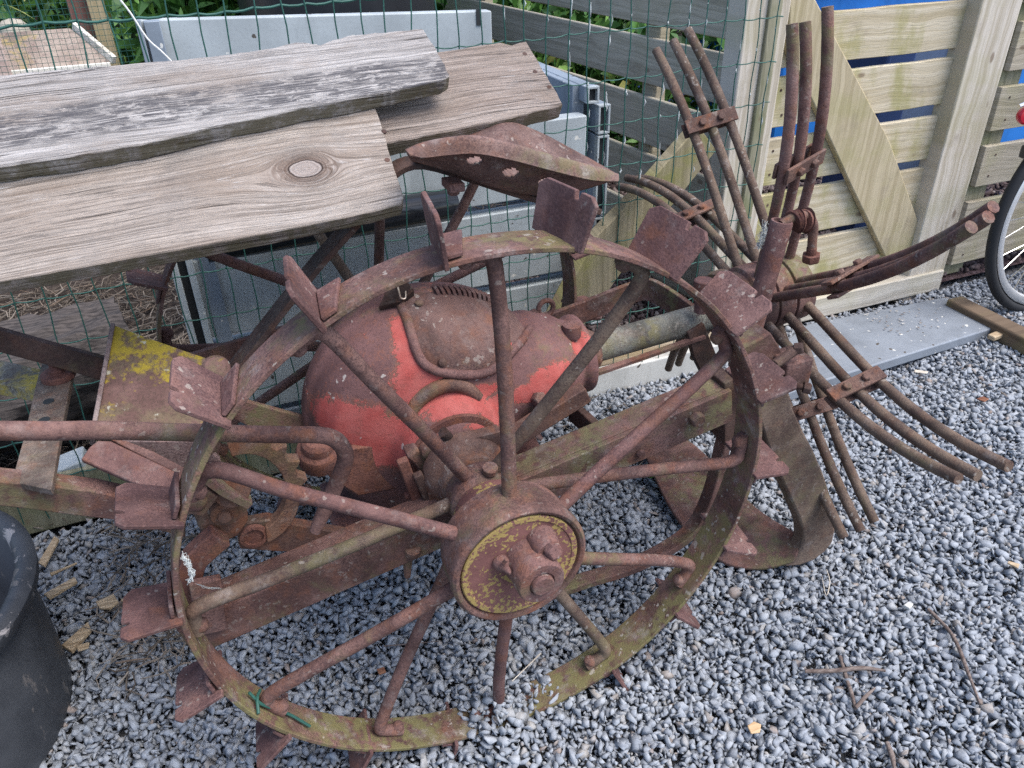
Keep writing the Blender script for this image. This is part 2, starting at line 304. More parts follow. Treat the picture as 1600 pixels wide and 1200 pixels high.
def hubcap_mat():
    t = NT('yellowed_hub'); c = t.co(); a = t.noise(c, 14, 6, .6); col = t.mix(t.rng(a, .33, .68), (.125, .056, .05), (.205, .095, .085))
    v = t.n('ShaderNodeVectorMath'); v.operation = 'SUBTRACT'; t.l(t.tc.outputs['Object'], v.inputs[0]); v.inputs[1].default_value = (0, -.056, .4)
    s = t.sep(v.outputs[0]); r = t.math('SQRT', t.math('ADD', t.math('MULTIPLY', s[0], s[0]), t.math('MULTIPLY', s[2], s[2])))
    n = t.noise(c, 160, 4, .7); n1 = t.noise(c, 20, 4, .6)
    mid = t.math('MULTIPLY', t.rng(n1, .43, .60), .78)
    k = t.math('ADD', t.math('MULTIPLY', t.math('MAXIMUM', t.math('MULTIPLY', t.rng(r, .058, .076), .8), mid), t.rng(t.noise(t.co(loc=(2, 2, 2)), 13, 3), .3, .55, .55, 1)), t.math('MULTIPLY', t.math('SUBTRACT', n, .5), 3.4))
    col = t.mix(t.math('MULTIPLY', t.rng(k, .52, .7), .85), col, (.36, .27, .09))
    return t.fin(col, .8, n, .4, .002, spec=.25)
M['hubcap'] = hubcap_mat()

# ------------------------------------------------------------------ mesh building
class MB:
    def __init__(s): s.v = []; s.f = []
    def add(s, vs, fs):
        o = len(s.v); s.v += [tuple(p) for p in vs]; s.f += [tuple(i+o for i in f) for f in fs]; return s
    def box(s, c, size, rot=None):
        c = V(c); h = V(size)*.5; rot = rot or Matrix.Identity(3)
        vs = [c + rot @ V((h.x*a, h.y*b, h.z*d)) for a in (-1, 1) for b in (-1, 1) for d in (-1, 1)]
        return s.add(vs, [(0, 1, 3, 2), (4, 6, 7, 5), (0, 4, 5, 1), (2, 3, 7, 6), (0, 2, 6, 4), (1, 5, 7, 3)])
    def bar(s, a, b, w, h, up=(0, 0, 1)):
        a, b = V(a), V(b); d = b-a; x = d.normalized(); z = V(up); z = (z - x*z.dot(x)).normalized(); y = z.cross(x)
        return s.box((a+b)/2, (d.length, w, h), Matrix((x, y, z)).transposed())
    def prism(s, pts, off):
        off = V(off); n = len(pts); A = [V(p) for p in pts]; B = [p+off for p in A]
        nrm = V((0, 0, 0))
        for i in range(n): nrm += A[i].cross(A[(i+1) % n])
        fr = tuple(range(n)) if nrm.dot(off) < 0 else tuple(reversed(range(n)))
        if nrm.dot(off) < 0: sides = [((i+1) % n, i, i+n, (i+1) % n+n) for i in range(n)]
        else: sides = [(i, (i+1) % n, (i+1) % n+n, i+n) for i in range(n)]
        return s.add(A+B, [fr, tuple(i+n for i in reversed(fr))]+sides)
    def tube(s, pts, r, n=10, caps=True, smooth=0, jit=0.):
        P = [V(p) for p in pts]
        if not isinstance(r, (list, tuple)): r = [r]*len(P)
        if smooth: P, r = crom(P, list(r), smooth)
        vs = []; fs = []; t = (P[1]-P[0]).normalized(); u = t.orthogonal().normalized()
        for i, p in enumerate(P):
            t2 = (P[min(i+1, len(P)-1)]-P[max(i-1, 0)]).normalized()
            u = (t.rotation_difference(t2) @ u); u = (u - t2*u.dot(t2)).normalized(); t = t2; w = t.cross(u)
            rr = r[i]*(1+random.uniform(-jit, jit))
            for k in range(n):
                a = 2*math.pi*k/n; vs.append(p + (u*math.cos(a)+w*math.sin(a))*rr)
        for i in range(len(P)-1):
            for k in range(n):
                k2 = (k+1) % n; fs.append((i*n+k, i*n+k2, (i+1)*n+k2, (i+1)*n+k))
        if caps: fs.append(tuple(reversed(range(n)))); fs.append(tuple((len(P)-1)*n+k for k in range(n)))
        return s.add(vs, fs)
    def lathe(s, prof, o, ax, n=32, caps=True):      # prof: (along, radius)
        o = V(o); ax = V(ax).normalized(); u = ax.orthogonal().normalized(); w = ax.cross(u); vs = []; fs = []
        for a, r in prof:
            for k in range(n):
                g = 2*math.pi*k/n; vs.append(o+ax*a+(u*math.cos(g)+w*math.sin(g))*r)
        for i in range(len(prof)-1):
            for k in range(n):
                k2 = (k+1) % n; fs.append((i*n+k, i*n+k2, (i+1)*n+k2, (i+1)*n+k))
        if caps: fs.append(tuple(reversed(range(n)))); fs.append(tuple((len(prof)-1)*n+k for k in range(n)))
        return s.add(vs, fs)
    def hexbolt(s, o, ax, r=.011, h=.009, shank=.012):
        s.lathe([(-shank, r*.55), (0, r*.55)], o, ax, 10); s.lathe([(0, r), (h*.75, r), (h, r*.85)], o, ax, 6); return s
    def strip(s, pts, wdir, w, th, smooth=0):        # flat bar along a path; wdir = direction of its width
        P = [V(p) for p in pts]
        if smooth: P, _ = crom(P, [0]*len(P), smooth)
        wd = V(wdir).normalized(); vs = []; fs = []
        for i, p in enumerate(P):
            t = (P[min(i+1, len(P)-1)]-P[max(i-1, 0)]).normalized(); n = t.cross(wd).normalized()
            vs += [p-wd*w/2-n*th/2, p+wd*w/2-n*th/2, p+wd*w/2+n*th/2, p-wd*w/2+n*th/2]
        for i in range(len(P)-1):
            for k in range(4): fs.append((i*4+k, i*4+(k+1) % 4, i*4+4+(k+1) % 4, i*4+4+k))
        fs += [(3, 2, 1, 0), tuple((len(P)-1)*4+k for k in range(4))]
        return s.add(vs, fs)
    def ruled(s, A, B, th, smooth=0, nv=6):
        A = [V(p) for p in A]; B = [V(p) for p in B]
        if smooth: A, _ = crom(A, [0]*len(A), smooth); B, _ = crom(B, [0]*len(B), smooth)
        n = len(A); g = [[A[i].lerp(B[i], j/nv) for j in range(nv+1)] for i in range(n)]
        nor = [[(g[min(i+1, n-1)][j]-g[max(i-1, 0)][j]).cross(B[i]-A[i]).normalized() for j in range(nv+1)] for i in range(n)]
        vs = [g[i][j]+nor[i][j]*th/2 for i in range(n) for j in range(nv+1)]+[g[i][j]-nor[i][j]*th/2 for i in range(n) for j in range(nv+1)]
        m = nv+1; N = n*m; fs = []
        for i in range(n-1):
            for j in range(nv):
                fs.append((i*m+j, (i+1)*m+j, (i+1)*m+j+1, i*m+j+1)); fs.append((N+i*m+j, N+i*m+j+1, N+(i+1)*m+j+1, N+(i+1)*m+j))
        for i in range(n-1):
            fs.append((i*m, N+i*m, N+(i+1)*m, (i+1)*m)); fs.append((i*m+nv, (i+1)*m+nv, N+(i+1)*m+nv, N+i*m+nv))
        for j in range(nv):
            fs.append((j, j+1, N+j+1, N+j)); fs.append(((n-1)*m+j, N+(n-1)*m+j, N+(n-1)*m+j+1, (n-1)*m+j+1))
        return s.add(vs, fs)
    def build(s, name, mat, parent=None, bevel=0., smooth=40, frame=None, seg=2, fixn=True):
        me = bpy.data.meshes.new(name); vs = s.v
        if frame is not None: inv = frame.inverted(); vs = [tuple(inv @ V(p)) for p in vs]
        me.from_pydata(vs, [], s.f); me.validate()
        if fixn:
            bm = bmesh.new(); bm.from_mesh(me); bmesh.ops.recalc_face_normals(bm, faces=bm.faces); bm.to_mesh(me); bm.free()
        me.materials.append(mat if not isinstance(mat, str) else M[mat])
        o = bpy.data.objects.new(name, me); COL.objects.link(o)
        if smooth:
            me.shade_smooth(); me.set_sharp_from_angle(angle=R_(smooth))
        if frame is not None: o.matrix_world = frame
        if parent is not None: adopt(o, parent)
        if bevel:
            b = o.modifiers.new('bevel', 'BEVEL'); b.width = bevel; b.segments = seg; b.limit_method = 'ANGLE'; b.angle_limit = R_(35); b.harden_normals = False
        return o
def adopt(o, parent):
    o.parent = parent; pm = Matrix.Translation(parent.location)
    q = parent
    while q.parent is not None: q = q.parent; pm = Matrix.Translation(q.location) @ pm if q.type == 'EMPTY' else pm
    o.matrix_parent_inverse = WM(parent).inverted()
def WM(o):
    m = o.matrix_basis.copy()
    if o.parent is not None: return WM(o.parent) @ o.matrix_parent_inverse @ m
    return m
def crom(P, r, k):
    out = []; rr = []; n = len(P)
    for i in range(n-1):
        p0, p1, p2, p3 = P[max(i-1, 0)], P[i], P[i+1], P[min(i+2, n-1)]
        for j in range(k):
            t = j/k; out.append(.5*((2*p1)+(p2-p0)*t+(2*p0-5*p1+4*p2-p3)*t*t+(3*p1-p0-3*p2+p3)*t**3)); rr.append(r[i]*(1-t)+r[i+1]*t)
    out.append(P[-1]); rr.append(r[-1]); return out, rr
def tag(o, label=None, cat=None, group=None, kind=None):
    if label: o['label'] = label
    if cat: o['category'] = cat
    if group: o['group'] = group
    if kind: o['kind'] = kind
    return o
def empty(name, loc, label, cat, group=None):
    o = bpy.data.objects.new(name, None); COL.objects.link(o); o.location = loc; o.empty_display_size = .05
    return tag(o, label, cat, group)
def copy_tree(o, parent=None):
    c = o.copy(); COL.objects.link(c)
    if parent is not None: c.parent = parent; c.matrix_parent_inverse = o.matrix_parent_inverse.copy()
    for ch in [x for x in bpy.data.objects if x.parent == o]: copy_tree(ch, c)
    return c
def yp(pts, y): return [Y(a, b, y) for a, b in pts]

# ------------------------------------------------------------------ THE DIGGER
dig = empty('potato_digger', (0, .33, 0), 'rusty antique potato digger with two spoked iron wheels and red gear housing', 'farm machine')

# ---- near wheel -----------------------------------------------------------
def make_wheel():
    m = MB(); N = 144; vs = []; fs = []
    for k in range(N):
        a = 2*math.pi*k/N; j = 1+.0022*math.sin(3*a+1)+.0012*math.sin(11*a)
        for (r, y) in ((.400*j, 0.), (.401*j, .028), (.400*j, .056), (.3935*j, .056), (.3945*j, .028), (.3935*j, 0.)):
            vs.append((r*math.cos(a), y+.0012*math.sin(5*a+r*9), .4+r*math.sin(a)))
    for k in range(N):
        k2 = (k+1) % N
        for i in range(6): fs.append((k*6+i, k2*6+i, k2*6+(i+1) % 6, k*6+(i+1) % 6))
    m.add(vs, fs)
    w = m.build('wheel', 'rust_rim', dig, bevel=.0012)
    # hub
    h = MB()
    h.lathe([(-.052, .0800), (-.058, .082), (-.060, .0865), (-.056, .0905), (-.046, .091), (-.042, .0885), (-.01, .0885), (.006, .086), (.012, .078), (.014, .05)], (0, 0, .4), (0, 1, 0), 64)
    h.lathe([(.0, .05), (.05, .044), (.07, .043), (.075, .048), (.105, .048), (.112, .044), (.118, .03)], (0, 0, .4), (0, 1, 0), 40)
    hub = h.build('hub', 'rust', w, bevel=.0008, smooth=35)
    c = MB(); c.lathe([(.06, .05), (-.050, .0785), (-.0555, .0785), (-.057, .077), (-.057, .071), (-.0555, .0695), (-.0555, .02), (-.0555, .004)], (0, 0, .4), (0, 1, 0), 64)
    c.build('hub_cap', 'hubcap', w, smooth=35)
    b = MB(); o = Y(838, 897, -.085); o.y = 0
    b.lathe([(-.05, .034), (-.066, .032), (-.070, .0305), (-.100, .0305), (-.103, .029), (-.103, .0165), (-.1005, .0160), (-.1005, .0145), (-.107, .0145), (-.1085, .013), (-.1085, .002)], o, (0, 1, 0), 36)
    b.lathe([(-.052, .02), (-.075, .018), (-.083, .015)], o+V((.018, 0, .028)), (0, 1, 0), 20)
    b.build('axle_cap', 'rust_plain', w, bevel=.001)
    b = MB(); b.hexbolt(V((o.x+.02, -.083, o.z+.031)), (.25, -.9, .35), .0115, .012); b.build('grease_plug', 'rust_plain', w, bevel=.001)
    b = MB(); q = Y(782, 878, -.058); b.lathe([(0, .011), (.008, .010), (.013, .005), (.022, .0035), (.026, .0015)], q, (.1, -1, .12), 14); b.tube([q+V((-.004, -.012, .004)), q+V((.002, -.016, .018))], .003, 6)
    b.build('grease_nipple', 'rust_plain', w)
    # spokes
    for k in range(12):
        a = R_(-1.5+30*k); dr = V((math.cos(a), 0, math.sin(a))); tg = V((-dr.z, 0, dr.x)); C = V((0, 0, .4))
        front = (k % 2 == 1)
        p0 = C+dr*(.082 if front else .034)+V((0, -.018 if front else .092, 0))
        p1 = C+dr*.372+V((0, .026, 0)); s = MB()
        tt = -tg if k in (11, 10, 9) else tg
        mid = [p0.lerp(p1, q) + tg*.003*math.sin(q*3.1+k) for q in (0, .25, .5, .75)]
        s.tube(mid+[p0.lerp(p1, .96), C+dr*.382+V((0, .026, 0))+tt*.004, C+dr*.3865+V((0, .027, 0))+tt*.014, C+dr*.3875+V((0, .028, 0))+tt*.03, C+dr*.3868+V((0, .028, 0))+tt*.044],
               [.0098, .0094, .0094, .0093, .0092, .0095, .0088, .0095, .0088], 12, smooth=4, jit=.018)
        sp = s.build('spoke', ('rust', 'rust_plain', 'rust_tine', 'rust')[k % 4], w, smooth=60)
        s = MB(); s.lathe([(-.004, .009), (.006, .0095), (.0105, .007), (.012, .003)], C+dr*.385+V((0, .028, 0))+tt*.034, -dr, 12)
        s.build('rivet', 'rust', w)
    # lugs: angle irons, a flange on the rim and a notched blade standing off it
    for k in range(18):
        a = R_(-3+20*k); m = MB()
        dr = V((math.cos(a), 0, math.sin(a))); tg = V((-dr.z, 0, dr.x)); C = V((0, 0, .4)); ax = V((0, 1, 0))
        jr = random.uniform(-.003, .003); y0, y1 = -.015, .077; r0, r1 = .399, .459+jr
        sk = tg*(-.006 if k in (5, 6, 7) else .013 if k in (2, 3, 4) else .006)
        def P(r, y, t=0.): return C+dr*r+ax*y+tg*t+sk*((y-.03)/.05)
        base = [(r0-.004, y0+.006), (r1-.008, y0), (r1, y0+.008), (r1, y0+.024), (r1-.009, y0+.026), (r1-.009, y0+.031), (r1, y0+.033), (r1-.001, y1-.012), (r1-.01, y1), (r0-.004, y1-.004)]
        m.prism([P(r, y) for r, y in base], tg*.0055)
        if k not in (3, 4): m.prism([P(r0+.0035, .000, -.001), P(r0+.0035, .060, -.001), P(r0+.0025, .058, -.030), P(r0+.0025, .002, -.018)], dr*.005)
        m.build('lug', 'rust_lug' if k % 3 else 'rust_plain', w, bevel=.0012)
    return w
wheel = make_wheel()
far = copy_tree(wheel)
far.parent = dig; far.matrix_parent_inverse = wheel.matrix_parent_inverse.copy()
far.matrix_basis = Matrix.Translation((0, .655, .4)) @ Matrix.Rotation(R_(8), 4, 'Y') @ Matrix.Rotation(math.pi, 4, 'Z') @ Matrix.Translation((0, 0, -.4))

# ---- axle and sleeve
AX = V((0, 0, .4))
m = MB(); m.tube([(0, -.04, .4), (0, .66, .4)], .020, 16)
m.build('axle', 'rust_dark', dig)
m = MB(); m.lathe([(.112, .036), (.118, .047), (.132, .049), (.137, .056), (.150, .064), (.162, .064), (.167, .054), (.174, .052), (.18, .047), (.215, .048), (.222, .055), (.235, .056), (.24, .05), (.27, .06), (.31, .075)], AX, (0, 1, 0), 40)
m.box((.03, .155, .445), (.05, .02, .03)); m.box((-.04, .155, .36), (.04, .02, .05))
slv = m.build('axle_sleeve', 'rust_cast', dig, bevel=.001)
m = MB(); m.hexbolt(Y(708, 664, .20)+V((0, 0, .004)), (-.1, -.35, 1), .0135, .015, .03); m.build('sleeve_bolt', 'rust_plain', slv, bevel=.001)
m = MB(); q = Y(690, 695, .17); m.tube([q, q+V((.008, -.01, .02)), q+V((0, -.012, .03))], [.008, .007, .008], 10); m.lathe([(0, .011), (.012, .011)], q, (.2, -.8, .3), 12); m.build('grease_cup', 'rust_dark', slv)
m = MB(); q = Y(765, 745, .08); m.lathe([(-.02, .008), (.01, .008), (.011, .011), (.02, .011)], q, (0, -.2, 1), 12); m.build('oiler', 'rust', slv, bevel=.001)

for (px, py, yy, r_) in ((752, 700, .16, .008), (730, 662, .20, .007), (668, 735, .17, .008), (690, 770, .14, .008)):
    m = MB(); m.hexbolt(Y(px, py, yy), (.1, -.8, .55), r_, .010, .02); m.build('sleeve_bolt', 'rust_plain', slv, bevel=.001)
m = MB(); m.lathe([(-.006, .062), (-.004, .074), (.004, .074), (.006, .062)], AX+V((0, .19, 0)), (0, 1, 0), 40); m.build('sleeve_flange', 'rust_red', slv, bevel=.001)
# ---- gear housing: one cast body, blended by a voxel remesh
HC = V((0, .35, .41))
hm = MB()
hm.lathe([(.07, .13), (.05, .185), (.012, .2), (-.015, .2), (-.022, .193), (-.055, .188), (-.09, .168), (-.112, .13), (-.124, .08), (-.128, .03)], HC, (0, 1, 0), 72)
hm.lathe([(-.19, .03), (-.155, .078), (-.13, .088), (-.10, .098), (-.06, .10)], HC+V((0, 0, -.01)), (0, 1, 0), 48)
ax0 = V((.10, .335, .425)); axd = (V((.64, .33, .472))-ax0).normalized()
hm.lathe([(-.02, .098), (.05, .102), (.09, .099), (.13, .082), (.16, .058), (.18, .044)], ax0, axd, 40)
hm.lathe([(.156, .058), (.160, .069), (.176, .069), (.181, .058)], ax0, axd, 40)
# base flange and feet
hm.box((-.02, .33, .245), (.34, .14, .02)); hm.box((.03, .30, .235), (.2, .10, .05))
hm.lathe([(-.16, .02), (-.08, .03)], HC+V((.135, 0, -.085)), (0, 1, 0), 16)
PAINT = [(Y(530, 672, .24), (.085, .09, .042)), (Y(600, 690, .235), (.10, .09, .050)), (Y(641, 545, .23), (.020, .08, .070)), (Y(655, 605, .23), (.046, .08, .045)), (Y(720, 573, .225), (.065, .08, .010)), (Y(862, 588, .25), (.050, .1, .026)),
         (Y(835, 604, .25), (.072, .09, .018)), (Y(645, 478, .24), (.034, .08, .017)), (Y(720, 625, .22), (.072, .07, .018)), (Y(905, 535, .30), (.03, .05, .02)), (Y(815, 545, .24), (.042, .06, .015)), (Y(760, 640, .22), (.055, .07, .018))]
M['housing'] = housing_mat()
housing = hm.build('gear_housing', 'housing', dig, smooth=60)
rm = housing.modifiers.new('remesh', 'REMESH'); rm.mode = 'VOXEL'; rm.voxel_size = .0042; rm.use_smooth_shade = True
sm = housing.modifiers.new('smooth', 'SMOOTH'); sm.factor = .5; sm.iterations = 6
bpy.context.view_layer.update()
dg = bpy.context.evaluated_depsgraph_get(); ev = housing.evaluated_get(dg); hme = ev.to_mesh(); HW = WM(housing)
hbvh = BVHTree.FromPolygons([HW @ v.co for v in hme.vertices], [tuple(p.vertices) for p in hme.polygons]); ev.to_mesh_clear()
def onhouse(px, py, lift=0., dflt=.26):
    for k in range(40):
        d = ray(px, py+k).normalized(); p, n, i, ds = hbvh.ray_cast(CAM, d)
        if p is not None and abs(n.dot(d)) > .12: break
    return (p + n*lift, n) if p is not None else (Y(px, py, dflt), V((0, -1, 0)))
# ribbed inspection cover: raised rib round its edge and the panel inside it
rib = [(622, 462), (628, 480), (636, 500), (645, 530), (652, 552), (664, 570), (684, 580), (715, 585), (745, 585), (768, 578), (787, 562), (803, 545), (818, 528), (828, 512)]
m = MB(); m.tube([onhouse(*p, .0005)[0] for p in rib], [.0055]+[.0075]*(len(rib)-2)+[.0055], 10, smooth=4)
m.build('cover_rib', 'rust_plain', housing, smooth=60)
top_ = [(626, 460), (636, 458), (650, 456), (665, 454), (682, 452), (700, 451), (718, 451), (736, 452), (752, 455), (767, 459), (780, 465), (793, 478), (805, 494), (818, 514)]
ga = [[onhouse(rib[i][0]*(1-j/10)+top_[i][0]*j/10, rib[i][1]*(1-j/10)+top_[i][1]*j/10, .0022 if 0 < i < 13 and 0 < j < 10 else -.001)[0] for j in range(11)] for i in range(14)]
m = MB(); m.add([p for row in ga for p in row], [(i*11+j, (i+1)*11+j, (i+1)*11+j+1, i*11+j+1) for i in range(13) for j in range(10)])
cv = m.build('inspection_cover', rust('cover_rust', dark=(.115, .058, .055), light=(.165, .085, .082), moss=.3, orange=.25, specks=.9, dust=.2), housing, smooth=60)
for q_ in ((655, 478), (690, 565), (792, 545)):
    q, n = onhouse(*q_, .004); m = MB(); m.lathe([(0, .0065), (.003, .006), (.0045, .003)], q, n, 12); m.build('cover_screw', 'rust_cast', housing)
m = MB()
pts = [onhouse(*p, -.001)[0] for p in ((640, 655), (650, 632), (672, 612), (700, 602), (728, 606), (750, 622))]
m.tube(pts, [.008, .011, .012, .012, .011, .008], 10, smooth=5); m.build('sleeve_rib', 'rust_cast', housing, smooth=60)
# serrated top edge
m = MB()
for k in range(15):
    a = R_(47+k*2.5); c = HC+V((math.cos(a)*.1985, -.016, math.sin(a)*.1985)); tgt = V((-math.sin(a), 0, math.cos(a))); rad = V((math.cos(a), 0, math.sin(a)))
    m.bar(c-rad*.004-tgt*.002, c+rad*.005+tgt*.003, .022, .0045, tgt)
m.build('serrated_edge', 'rust', housing)
# lid clip with a bent wire on the left shoulder
q, n = onhouse(622, 470, .0)
m = MB(); m.prism([q+V((-.03, 0, -.012)), q+V((-.012, -.01, .028)), q+V((.012, -.008, .03)), q+V((.026, -.002, .006)), q+V((.0, -.012, -.004))], n*-.03); m.v = [tuple(V(p)+n*.016) for p in m.v]
m.build('lid_clip', 'rust_dark', housing, bevel=.002)
m = MB(); e = q+n*.022
m.tube([e+V((.0, -.004, .02)), e+V((.001, -.008, .008)), e+V((.003, -.008, -.004)), e+V((.010, -.006, -.006)), e+V((.012, -.004, .004))], .0013, 6, smooth=4); m.build('wire_pin', 'copperwire', housing)
for (px, py, r) in ((838, 622, .012), (820, 665, .012)):
    q, n = onhouse(px, py, .004); m = MB(); m.hexbolt(q, V((.1, -.8, .5)), r, .015); m.build('housing_bolt', 'rust', housing, bevel=.001)
q = Y(497, 700, .23); m = MB(); m.lathe([(-.03, .03), (-.01, .033), (0, .030), (.004, .024), (.016, .022), (.022, .016), (.023, .003)], q, (0, -.35, 1), 24); m.build('filler_plug', 'rust_red', housing, bevel=.001)
# base plate, pan and lug arms below the housing
m = MB(); m.prism(yp([(478, 712), (520, 705), (640, 690), (700, 700), (700, 735), (640, 760), (560, 775), (520, 750)], .235), (0, .012, 0)); m.build('oil_pan', 'rust_red', dig, bevel=.002)
m = MB(); m.strip(yp([(640, 700), (655, 715), (665, 735)], .19), (0, 1, 0), .03, .02, 3); m.build('pan_lug', 'rust', dig, bevel=.003)
m = MB(); m.strip(yp([(628, 718), (640, 750), (655, 790), (662, 800)], .165), (0, 1, 0), .012, .016, 3); m.tube(yp([(632, 775), (668, 768)], .17), .006, 8); m.build('link_bar', 'rust_red', dig, bevel=.002)
m = MB(); m.strip(yp([(652, 740), (665, 770), (685, 800), (715, 790)], .155), (0, 1, 0), .012, .014, 3); m.build('link_bar', 'rust_dark', dig, bevel=.002)
m = MB(); q = Y(668, 700, .18); m.lathe([(-.02, .007), (.0, .007), (0, .013), (.012, .012), (.016, .006)], q, (0, -1, .1), 12); m.build('link_pin', 'rust', dig)
# eye bolt and coil
q = Y(853, 481, .36); m = MB(); m.tube([q+V((math.cos(a)*.0135, 0, math.sin(a)*.0135)) for a in np.linspace(0, 2*math.pi, 25)], .0045, 8, caps=False); e0 = q+V((-.014, 0, -.006)); e1 = Y(815, 500, .36)
m.tube([e0, e1], .006, 8)
for k in range(7): 
    c = e0.lerp(e1, .15+k*.11); m.lathe([(-.0016, .0095), (.0016, .0095)], c, e1-e0, 10)
m.build('eye_bolt', 'rust', dig)

# ---- drive tube and spinner
m = MB(); tb0 = ax0+axd*.175; tb1 = Y(1112, 492, .33)
m.tube([tb0, tb1], .0255, 20); 
tube = m.build('drive_tube', rust('tube_grey', dark=(.10, .095, .09), light=(.20, .195, .185), moss=.5, orange=.1, specks=.5, dust=.4), dig)
m = MB(); m.lathe([(0, .034), (.012, .037), (.02, .037), (.028, .031)], tb0, axd, 28); m.build('tube_collar', 'rust_cast', dig, bevel=.001)
m = MB(); q = Y(893, 540, .30); m.lathe([(-.02, .016), (0, .014), (.004, .010), (.016, .010), (.018, .015), (.036, .016), (.039, .0155), (.04, .012), (.038, .002)], q, (0, 0, 1), 20); m.build('oil_cup', 'rust_plain', dig)
m = MB(); m.bar(Y(905, 592, .30), Y(1100, 525, .30), .012, .006); m.build('tie_strip', 'rust', dig)
SPC = V((.655, .33, .478)); SPD = V((.985, -.015, .10)).normalized()
m = MB()
m.lathe([(-.105, .02), (-.105, .064), (-.095, .068), (-.082, .068), (-.078, .056), (-.06, .056), (-.056, .064), (-.022, .064), (-.0205, .058), (-.0175, .058), (-.016, .0635), (.016, .0635), (.0175, .058), (.0205, .058), (.022, .0635), (.058, .0625), (.064, .055), (.066, .02)], SPC, SPD, 40)
spin = m.build('spinner', 'rust_moss', dig, bevel=.001)
m = MB(); q = Y(1098, 462, .30); m.lathe([(-.03, .013), (.012, .013), (.014, .017), (.028, .017), (.030, .015), (.03, .002)], q, (0, .05, 1), 18); m.build('oil_cup', 'rust_plain', dig)
m = MB(); m.prism(yp([(1075, 520), (1100, 505), (1122, 560), (1118, 612), (1100, 590), (1085, 560)], .30), (0, .014, 0)); m.build('bearing_bracket', 'rust_dark', dig, bevel=.002); m = MB(); m.prism(yp([(1060, 470), (1120, 485), (1125, 520), (1090, 515)], .40), (0, .01, 0)); m.build('bearing_bracket', 'rust_dark', dig, bevel=.002)
E1 = V((0, 1, 0)); E2 = SPD.cross(E1).normalized()
if E2.z < 0: E2 = -E2
E1 = (E1 - SPD*E1.dot(SPD)).normalized()
def inplane(a, r): return SPC + (E1*math.cos(a)+E2*math.sin(a))*r
GA = [15, 54, 102.5, 149.5, 196, 232.5, 275, 322]
OFF = [(.030, .005), (.034, .007), (.038, -.012), (.030, -.006), (.036, -.007), (.030, -.009), (.034, 0), (.034, 0)]
LEN = [.53, .512, .475, .492, .488, .455, .42, .44]
def tine_path(deg, L, bend):
    a = R_(deg); P = []
    for r in np.linspace(.042, L, 9):
        t = max(0, (r-.18)/(L-.18)); w = bend*t**2.3
        P.append((r, w))
    d = E1*math.cos(a)+E2*math.sin(a); nrm = -E1*math.sin(a)+E2*math.cos(a)
    return [SPC + d*r + nrm*w for r, w in P], d, nrm
BEND = [-.08, -.042, -.060, -.047, -.072, -.030, -.07, -.07]
SPREAD = [(1.05, .95), (1.05, .95), (1.1, .92), (1, 1), (1.15, .95), (1.05, .95), (1, 1), (1, 1)]
for gi, (ga, L) in enumerate(zip(GA, LEN)):
    for j in (-1, 0, 1):
        dl = random.uniform(-.012, .012); pts, d, nrm = tine_path(ga+random.uniform(-.8, .8), L+dl, BEND[gi]*random.uniform(.92, 1.08))
        n = len(pts); sp = SPREAD[gi]
        pts = [p+(SPD*OFF[gi][0]+nrm*OFF[gi][1])*(j*(sp[0]+(sp[1]-sp[0])*i/(n-1))) for i, p in enumerate(pts)]
        m = MB(); m.tube(pts, [.0088]*5+[.0092]*(n-6)+[.0088], 10, smooth=3, jit=.02); m.build('tine', 'rust_tine' if gi not in (2, 3) else 'rust', spin, smooth=60)
    a = R_(ga); rc = (.26, .335, .265, .235, .25, .225, .2, .2)[gi]
    pts, d, nrm = tine_path(ga, L, BEND[gi]); t = max(0, (rc-.18)/(L-.18)); c = SPC+d*rc+nrm*(BEND[gi]*t**2.3)
    side = nrm if nrm.dot(CAM-c) > 0 else -nrm
    cx_ = (SPD*OFF[gi][0]+nrm*OFF[gi][1]).normalized(); cz_ = cx_.cross(d).normalized(); m = MB(); fr = Matrix((cx_, d, cz_)).transposed(); side = cz_ if cz_.dot(CAM-c) > 0 else -cz_
    m.box(c+side*.0115, (.098, .026, .0055), fr); m.box(c-side*.0115, (.098, .026, .0055), fr)
    for e in (-.018, .018): m.hexbolt(c+side*.014+cx_*e, side, .0075, .007)
    m.build('tine_clamp', 'rust_cast', spin, bevel=.0012)
# stand pipe with a hooked rod, loose washers and a hanging bolt
m = MB(); pb, pt = Y(1168, 540, .20), Y(1222, 345, .20); dv = (pt-pb).normalized(); L = (pt-pb).length
m.lathe([(0, .0165), (L-.002, .0172), (L, .0165), (L, .0132), (L-.05, .013), (L-.051, .002)], pb, dv, 24)
pipe = m.build('stand_pipe', 'rust_plain', dig, smooth=45)
m = MB(); e = pt+V((0, 0, -.006)); k0 = Y(1262, 338, .20); k1 = Y(1271, 352, .20); k2 = Y(1268, 395, .20)
m.tube([e, e.lerp(k0, .5)+V((0, 0, .006)), k0, k1, k1.lerp(k2, .5), k2], .0075, 10, smooth=4); m.build('hook_rod', 'rust_cast', pipe)
m = MB(); m.hexbolt(k2+V((0, 0, -.002)), (k2-k1), .015, .014); m.build('hanging_nut', 'rust_red', pipe, bevel=.001)
m = MB()
for px in (1239, 1244, 1249, 1256, 1262):
    c = Y(px, 345, .20); m.lathe([(-.0013, .018+random.uniform(-.003, .003)), (.0013, .018)], c, (1, random.uniform(-.25, .25), random.uniform(-.25, .25)), 14)
m.build('washer', 'rust_red', pipe)

